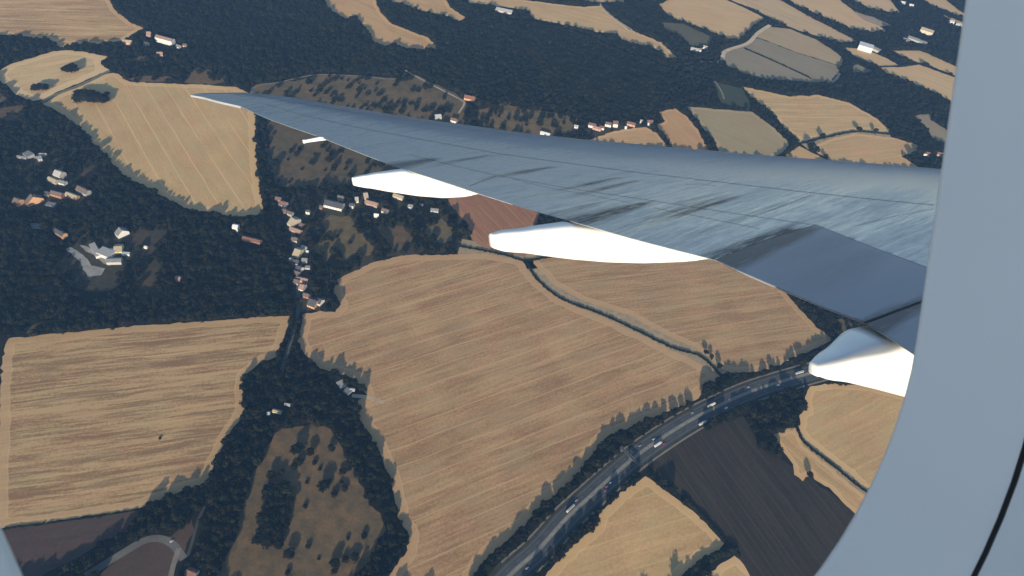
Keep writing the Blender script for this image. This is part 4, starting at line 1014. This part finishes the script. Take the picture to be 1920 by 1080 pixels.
def soot(o_, a_):
    r = 0.0
    for so_, sa, l, w_, s in SOOTW:
        d = (sa - a_) / l
        if -.03 < d < 1.0:
            wv = w_ * (.35 + .65 * min(1, max(d, 0) * 2.5)); q = abs(o_ - so_ - (.36 * min(1, max(0, (so_ - 4.3) / 2.7))) * d * l) / wv
            if q < 1: r = max(r, s * (1 - q * q) * min(1, (1.0 - d) * 1.6) * min(1, (d + .03) * 12))
    return r


wt = NT('wing_paint')
ao, aa, asoot, at_ = wt.attr('span'), wt.attr('along'), wt.attr('soot'), wt.attr('chord')
kk = wt.math('MULTIPLY', wt.ramp(ao, 4.3, 7.0), .38)
ao = wt.math('ADD', ao, wt.math('MULTIPLY', kk, wt.math('SUBTRACT', aa, 4.5)))
cv = wt.node('ShaderNodeCombineXYZ'); wt.link(ao, cv.inputs[0]); wt.link(aa, cv.inputs[1])
s1 = wt.noise(wt.mapping(cv.outputs[0], scale=(13.0, .9, 1)), 1.0, 5, .7); s2 = wt.noise(wt.mapping(cv.outputs[0], scale=(2.2, .55, 1)), 1.0, 4, .6); s3 = wt.noise(wt.mapping(cv.outputs[0], scale=(34.0, 4.5, 1)), 1.0, 4, .75)
f = wt.math('ADD', wt.math('MULTIPLY', s1, .33), wt.math('ADD', wt.math('MULTIPLY', s2, .27), wt.math('MULTIPLY', s3, .40)))
aft = wt.ramp(at_, .30, .52)
f = wt.math('MULTIPLY', wt.ramp(f, .40, .60), wt.math('ADD', .25, wt.math('MULTIPLY', aft, .75)))
c = wt.mix(f, (.45,.468,.475, 1), (.325,.35,.368, 1))
c = wt.mix(aft, (.335,.355,.385, 1), c); fore_mix = c.node.name  # forward part of the chord is darker and plainer
sn = wt.math('MULTIPLY', wt.math('MULTIPLY', asoot, 1.02), wt.math('ADD', .50, wt.math('MULTIPLY', wt.ramp(s3, .3, .7), .9)), clamp=True)
c = wt.mix(sn, c, (.045,.06,.09, 1))
wt.link(c, wt.b.inputs['Base Color'])
wt.link(wt.math('ADD', .17, wt.math('MULTIPLY', f, .30)), wt.b.inputs['Roughness'])
wt.link(wt.math('SUBTRACT', .6, wt.math('MULTIPLY', sn, .5)), wt.b.inputs['Specular IOR Level'])
bump = wt.node('ShaderNodeBump'); bump.inputs['Strength'].default_value = .05; bump.inputs['Distance'].default_value = .02
wt.link(s1, bump.inputs['Height']); wt.link(bump.outputs[0], wt.b.inputs['Normal'])
wing_paint = wt.m
seam = plain('seam_sealant', (.045,.05,.055), .7, .1, 5.0); paint_white = plain('fairing_paint', (.80,.80,.78), .35, .03, 2.0, 0, .45); sunlit_edge = plain('sunlit_edge_tint', (.62,.62,.61), .4, .03, 3.0)

plane = empty('airliner', 'grey-blue swept airliner wing with white flap fairings outside the window', 'airplane', tuple(W(fu * -WING_H)))
PL = np.array(W(fu * -WING_H))


def pobj(name, verts, faces, mat, parent, smooth=False, slots=None):
    base = PL
    o = obj(name, [np.asarray(v) - base for v in verts], faces, mat, parent, smooth, slots); return o


OS = np.concatenate([np.linspace(.75, 6, 150), np.linspace(6.04, 14, 130), np.linspace(14.06, TIP, 70)])
TS = np.concatenate([(np.linspace(0, 1, 14) ** 2) * .06, np.linspace(.07, 1, 74)])
NT_ = len(TS); v = []; f = []; so_, sa_, ss_, st_ = [], [], [], []
for o_ in OS:
    L, T = LEa(o_), TEa(o_) + 0; c = max(L - TEa(o_), .02); tk = .045 if o_ > 16.6 else .003
    cw = L - T
    for t in TS:
        a_ = L - t * cw; z = ztop(o_, a_)
        if t > .5:
            for fw in SEATS:
                if inside(np.array([[o_, a_]]), fw)[0]: z -= .04
        v.append(A3(o_, a_, z)); so_.append(o_); sa_.append(a_); ss_.append(soot(o_, a_)); st_.append(t)
    for t in TS[::-1]:
        a_ = L - t * cw; z = -c * THK * 1.6 * prof(t) - tk * min(1, t * 1.2) - .002
        v.append(A3(o_, a_, z)); so_.append(o_); sa_.append(a_); ss_.append(0); st_.append(t)
K = 2 * NT_
for i in range(len(OS) - 1):
    for k in range(K - 1):
        f.append((i * K + k, i * K + k + 1, (i + 1) * K + k + 1, (i + 1) * K + k))
f.append(tuple(range((len(OS) - 1) * K, len(OS) * K)))
# drawn seams: dark sealant strips, and pale ones painted as sunlit edges, just proud of the skin, part of the wing's own surface
def strip(line, w, lift=.003):
    L = [np.array(onwing(*p)) for p in line]; L = resample(L, .12); T = np.gradient(L, axis=0); T /= np.linalg.norm(T, axis=1)[:, None] + 1e-9
    N = np.stack([-T[:, 1], T[:, 0]], 1); vv = []; ff = []
    for i in range(len(L)):
        for s in (.5, -.5):
            q = L[i] + N[i] * w * s; vv.append(A3(q[0], q[1], ztop(*q) + lift))
        if i: ff.append((2 * i - 2, 2 * i - 1, 2 * i + 1, 2 * i))
    return vv, ff
SEAMS = [([(477,193),(500,195.5),(557,213),(660,237),(760,256),(837,270),(940,289),(1080,308),(1180,321.5),(1350,341.5),(1495,358.5),(1620,372),(1750,384.5)], .012, 1),
 ([(473,177),(540,190),(660,210),(700,216)], .016, 1), ([(700,216),(860,240),(1000,258)], .010, 1),
 ([(767,290),(857,312),(923,327),(960,334),(1060,352),(1227,377),(1381,401),(1529,422)], .008, 1), ([(1529,422),(1640,466),(1732,500),(1800,526)], .016, 1),
 ([(880,349),(930,330)], .014, 1), ([(1340,487),(1435,451),(1529,422)], .014, 1), ([(1407,406),(1455,391),(1520,366)], .007, 1), ([(1227,390),(1320,408),(1425,429)], .007, 1),
 ([(1600,425),(1680,405),(1750,392)], .006, 1), ([(960,335),(1010,348),(1180,380)], .006, 1),
 ([(450,199),(477,193)], .022, 2), ([(480,195),(520,206),(580,227)], .014, 2), ([(612,258),(645,252),(684,262)], .018, 2), ([(1341,486.5),(1372,475)], .016, 2),  # pale strips paint the sun caught by gap edges
 ([(1620,606),(1730,567)], .02, 1), ([(1285,347),(1310,345),(1345,349)], .006, 1)]
slots = [0] * len(f)
for ln_, w_, m_ in SEAMS:
    vv, ff = strip(ln_, w_ * (.55 if m_ == 1 else .8)); n = len(v); v += vv; f += [tuple(i + n for i in q) for q in ff]; slots += [m_] * len(ff)
    so_ += [0] * len(vv); sa_ += [0] * len(vv); ss_ += [0] * len(vv); st_ += [0] * len(vv)
wing = pobj('wing', v, f, [wing_paint, seam, sunlit_edge], plane, True, slots)
wing.data.set_sharp_from_angle(angle=math.radians(35))
for nm, vals in (('span', so_), ('along', sa_), ('soot', ss_), ('chord', st_)): attr(wing, nm, vals)

flap_mat = wing_paint.copy(); flap_mat.name = 'flap_skin'  # copy of the wing material with a darker base and fixed gloss
flap_mat.node_tree.nodes[fore_mix].inputs[6].default_value = (.23, .262, .33, 1)
fb = flap_mat.node_tree.nodes['Principled BSDF']
for nm in ('Roughness', 'Specular IOR Level'):
    for l_ in list(fb.inputs[nm].links): flap_mat.node_tree.links.remove(l_)
fb.inputs['Roughness'].default_value = .42; fb.inputs['Specular IOR Level'].default_value = .3
for k, fw in enumerate(FLAPW):
    ce = fw.mean(0); ring = resample(ce + (fw - ce) * .994, .12, True); lo, hi = ring.min(0), ring.max(0)
    gx, gy = np.meshgrid(np.arange(lo[0], hi[0], .05), np.arange(lo[1], hi[1], .05)); q = np.stack([gx.ravel(), gy.ravel()], 1)
    q = q[inside(q, ring)]; q = q[seg_dist(q, ring, True) > .02]; n = len(ring)
    if sum(ring[i - 1][0] * ring[i][1] - ring[i][0] * ring[i - 1][1] for i in range(n)) < 0: ring = ring[::-1]
    vv, _, ff, *_ = delaunay_2d_cdt([Vector(p) for p in ring] + [Vector(p) for p in q], [], [list(range(n))], 1, 1e-4)
    Q = np.array([tuple(p) for p in vv]); hinge = fw[:, 1].max()
    zt = np.array([ztop(*p) for p in Q]) + .004
    tp = [A3(p[0], p[1], z) for p, z in zip(Q, zt)]; bt = [A3(p[0], p[1], z - .004 - .04 * min(1, max(0, p[1] - TEa(p[0])) / .4)) for p, z in zip(Q, zt)]
    F2 = [tuple(t) for t in ff]; N = len(Q); edge = {}
    for t in F2:
        for i in range(len(t)):
            e_ = (t[i], t[(i + 1) % len(t)]); edge[e_] = 1
    side = [(a_, b_, b_ + N, a_ + N) for a_, b_ in edge if (b_, a_) not in edge]
    print('SLAT', [round((LEa(q[0])-q[1])/(LEa(q[0])-TEa(q[0])),3) for q in [onwing(*p) for p in SEAMS[0][0]]]) if k == 0 else None
    fo_ = pobj('flap', tp + bt, F2 + [tuple(i + N for i in t)[::-1] for t in F2] + side, flap_mat, wing)
    fo_.data.set_sharp_from_angle(angle=math.radians(30))
    attr(fo_, 'span', np.r_[Q[:, 0], Q[:, 0]]); attr(fo_, 'along', np.r_[Q[:, 1], Q[:, 1]] + 7); attr(fo_, 'chord', np.full(2 * N, .27))
    attr(fo_, 'soot', np.r_[[soot(*p) for p in Q], np.zeros(N)])


def fairing(tops, bots, w, pal=None, name='flap_track_fairing', box=.62):
    """canoe fairing: its side outline is read where it crosses the upright plane of its own axis"""
    o_ax = wpl(*pal)[0]
    def cross(px, py):
        r = ray(px, py); p = r * (o_ax / r.dot(fo)); return p.dot(fa), p.dot(fu) + WING_H
    tp = sorted(cross(*p) for p in tops); bp = sorted(cross(*p) for p in bots)
    elv = math.atan2(WING_H, o_ax)
    a0 = min(tp[0][0], bp[0][0]); a1 = bp[-1][0]
    ta = np.array(tp); ba = np.array(bp); secs = []; n = 28
    S = np.concatenate([np.linspace(0, .06, 8) ** 1.0, np.linspace(.08, 1, 34), [.872, .8755]]); S.sort()
    for s in S:
        a_ = a0 + (a1 - a0) * s
        zt = np.interp(a_, ta[:, 0], ta[:, 1]); zb = np.interp(a_, ba[:, 0], ba[:, 1]); zt = max(zt, zb + .01)
        u_ = min(1, max(0, (a_ - TEa(o_ax) + .05) / .5)); u_ = u_ * u_ * (3 - 2 * u_)
        zt = max(zt + (min(zt, -.04) - zt) * u_, zb + .01)
        cz, H_ = (zt + zb) / 2, (zt - zb) / 2 * (1 + .35 * max(0, 1 - s / .12)) * (1 if s < .9 else max(.03, 1 - ((s - .9) / .1) ** 2)); sec = []
        hz_ = H_ * math.cos(elv) / math.sqrt((w * math.sin(elv)) ** 2 + math.cos(elv) ** 2); ww = w * hz_
        for k in range(n):
            th = 6.2832 * k / n; ct, sn_ = math.cos(th), math.sin(th)
            sec.append(A3(o_ax + ww * math.copysign(abs(ct) ** box, ct), a_, cz + hz_ * math.copysign(abs(sn_) ** box, sn_)))
        secs.append(sec)
    # close the blunt tail with a small rounded cap
    cen = np.mean(secs[0], 0); secs.insert(0, [cen + (np.array(q) - cen) * .86 - (M @ fa) * .010 for q in secs[0]])
    vv, ff = loft([[tuple(q) for q in s_] for s_ in secs], n)
    ks = int(np.searchsorted(S, .872)) + 1
    o = pobj(name, vv, ff, [paint_white, seam], wing, True, [1 if ks * n <= q < (ks + 1) * n and name != 'aileron_fairing' else 0 for q in range(len(ff))])
    return o, (o_ax, a0, a1)


fairing([(664,334),(700,324),(755,316.5),(800,324),(850,344),(900,364)], [(664,346),(690,352),(720,358),(780,367),(830,371),(870,369),(900,364)], .8, (770,316))
fairing([(924,441),(940,436),(1000,424),(1065,415.5),(1160,428),(1260,462),(1340,487)], [(924,462),(940,467),(1000,477),(1060,485),(1130,491),(1200,493),(1270,491),(1330,487)], .8, (1075,413))
fairing([(1528,681),(1560,658),(1620,615),(1700,590),(1800,600)], [(1528,702),(1540,708),(1600,728),(1690,756),(1760,774),(1800,780)], .95, (1655,606), box=.48)
fairing([(570,262.5),(600,256),(615,257)], [(570,268),(600,264),(616,262)], 1.2, (606,258), 'aileron_fairing')

# ------------------------------------------------------------------ the cabin wall with its window
K0 = .24 / .45
def wallp(u, n_, d): return W(fo * d + fa * u + fu * n_)
def rrect(u0, u1, n0, n1, r, seg=14):
    out = []
    for cx_, cy_, a0 in ((u1 - r, n0 + r, -90), (u1 - r, n1 - r, 0), (u0 + r, n1 - r, 90), (u0 + r, n0 + r, 180)):
        for k in range(seg + 1):
            th = math.radians(a0 + 90 * k / seg); out.append((cx_ + r * math.cos(th), cy_ + r * math.sin(th)))
    return out
hole = [(u * K0, n_ * K0) for u, n_ in rrect(-.107, .752, -.776, .52, .34)]
mid_ = [(u * K0, n_ * K0) for u, n_ in rrect(-.107 - .155, .749 + .155, -.86 - .155, .52 + .155, .46)]
wallm = plain('cabin_plastic', (.895,.87,.79), .55, .03, 4.0, 0, .3); gask = plain('black_rubber', (.012,.012,.014), .6, .1, 8.0)
sidm = plain('fuselage_skin', (.7,.7,.7), .4, .03, 1.0)
cabin = empty('cabin_wall', 'smooth blue-grey plastic wall around the oval cabin window', 'cabin wall', tuple(W(fo * .24)))
CB = np.array(W(fo * .24))
def cobj(name, verts, faces, mat, smooth=False, parent=None):
    return obj(name, [np.asarray(q) - CB for q in verts], faces, mat, parent or cabin, smooth)
n = len(hole); rings = []
D0, D1 = .24, .205
OUTW = 1.5
rings.append([wallp(a_ * OUTW + math.copysign(.012, a_), b_ * OUTW + math.copysign(.012, b_), D0 + .10) for a_, b_ in hole])
rings.append([wallp(a_ * 1.04, b_ * 1.04, D0 + .006) for a_, b_ in hole])
rings.append([wallp(u, v_, D0) for u, v_ in hole])
for s in (.04, .15, .35, .6, .85, 1.0):
    dd = D0 + (D1 - D0) * s ** 1.15
    rings.append([wallp(h_[0] + (m_[0] - h_[0]) * s, h_[1] + (m_[1] - h_[1]) * s, dd) for h_, m_ in zip(hole, mid_)])
vv = [q for r_ in rings for q in r_]; ff = []
for i in range(len(rings) - 1):
    for k in range(n): ff.append((i * n + k, i * n + (k + 1) % n, (i + 1) * n + (k + 1) % n, (i + 1) * n + k))
cobj('window_reveal', vv, ff, wallm, True)
# gasket: a soft black tube lying in the joint between reveal and wall
gv_, gf = [], []; ns = 10; mc = np.array(mid_); cc = mc.mean(0)
for k in range(n):
    u, v_ = mid_[k]; T = mc[(k + 1) % n] - mc[k - 1]; T /= np.linalg.norm(T); N = np.array([T[1], -T[0]])
    for s in range(ns):
        th = 6.2832 * s / ns; q = mc[k] + N * (.0034 * math.cos(th) + .0026); gv_.append(wallp(q[0], q[1], D1 - .0022 * math.sin(th)))
for k in range(n):
    for s in range(ns): gf.append((k * ns + s, k * ns + (s + 1) % ns, ((k + 1) % n) * ns + (s + 1) % ns, ((k + 1) % n) * ns + s))
cobj('window_gasket', gv_, gf, gask, True)
# flat wall outside the gasket
rings = []
big = []
for k in range(n):
    d_ = mc[k] - cc; big.append(cc + d_ / max(abs(d_[0]) / 1.5, abs(d_[1]) / 1.05))
for s in (0, .08, .3, 1.0):
    rings.append([wallp(*(m_ + np.array([0, 0]) + (np.array(b_) - m_) * s + (m_ - cc) / np.linalg.norm(m_ - cc) * .0052 * (1 - s)), D1 - .004 * min(1, s * 6)) for m_, b_ in zip(mc, big)])
vv = [q for r_ in rings for q in r_]; ff = []
for i in range(len(rings) - 1):
    for k in range(n): ff.append((i * n + k, i * n + (k + 1) % n, (i + 1) * n + (k + 1) % n, (i + 1) * n + k))
cobj('wall_panel', vv, ff, wallm, True)
rings = [[wallp(a_ * OUTW + math.copysign(.012, a_), b_ * OUTW + math.copysign(.012, b_), D0 + .101) for a_, b_ in hole], [wallp(*b_, D0 + .101) for b_ in big]]
vv = rings[0] + rings[1]; ff = [(k, (k + 1) % n, n + (k + 1) % n, n + k) for k in range(n)]
cobj('outer_skin', vv, ff, sidm)
pm = bpy.data.materials.new('clear_pane'); pm.use_nodes = True; pm.node_tree.nodes.clear()
po = pm.node_tree.nodes.new('ShaderNodeOutputMaterial'); pt = pm.node_tree.nodes.new('ShaderNodeBsdfTransparent'); pt.inputs[0].default_value = (.975, .985, .99, 1)
pm.node_tree.links.new(pt.outputs[0], po.inputs[0])
cobj('window_pane', [wallp(a_ * 1.3, b_ * 1.3, D0 + .05) for a_, b_ in hole], [tuple(range(n))], pm)
BELLY = 0.45
# the other side of the cabin and its floor keep the low sun off this wall
def slab(name, u0, u1, n0, n1, d0, d1, mat):
    c8 = [wallp(u, n_, d) for d in (d0, d1) for n_ in (n0, n1) for u in (u0, u1)]
    cobj(name, c8, [(0, 1, 3, 2), (4, 6, 7, 5), (0, 4, 5, 1), (2, 3, 7, 6), (0, 2, 6, 4), (1, 5, 7, 3)], mat)
# lower fuselage barrel: belly and far side, whose shadow falls on the inner wing
FR, FCO, FCZ = 2.92, -2.62, -.42 + BELLY
bv = []; bf = []; na = 40; TH0, TH1 = -20, -172
for a_ in (-14.0, 5.5):
    for rr_ in (FR, FR - .06):
        for k in range(na + 1):
            th = math.radians(TH0 + (TH1 - TH0) * k / na); bv.append(wallp(a_, FCZ + rr_ * math.sin(th), FCO + rr_ * math.cos(th)))
m_ = na + 1
for k in range(na):
    bf += [(k, k + 1, 2 * m_ + k + 1, 2 * m_ + k), (m_ + k, 3 * m_ + k, 3 * m_ + k + 1, m_ + k + 1), (k, m_ + k, m_ + k + 1, k + 1), (2 * m_ + k, 2 * m_ + k + 1, 3 * m_ + k + 1, 3 * m_ + k)]
bf += [(0, 2 * m_, 3 * m_, m_), (na, m_ + na, 3 * m_ + na, 2 * m_ + na)]
cobj('fuselage_barrel', bv, bf, sidm, True)
slab('cabin_floor', -3.0, 1.2, -1.34, -1.305, -5.0, -.05, plain('cabin_carpet', (.58,.57,.55), .95, .15, 6.0))

print('SUN in aeroplane frame', [round(float((M.T @ sdir).dot(q)), 3) for q in (fa, fo, fu)])
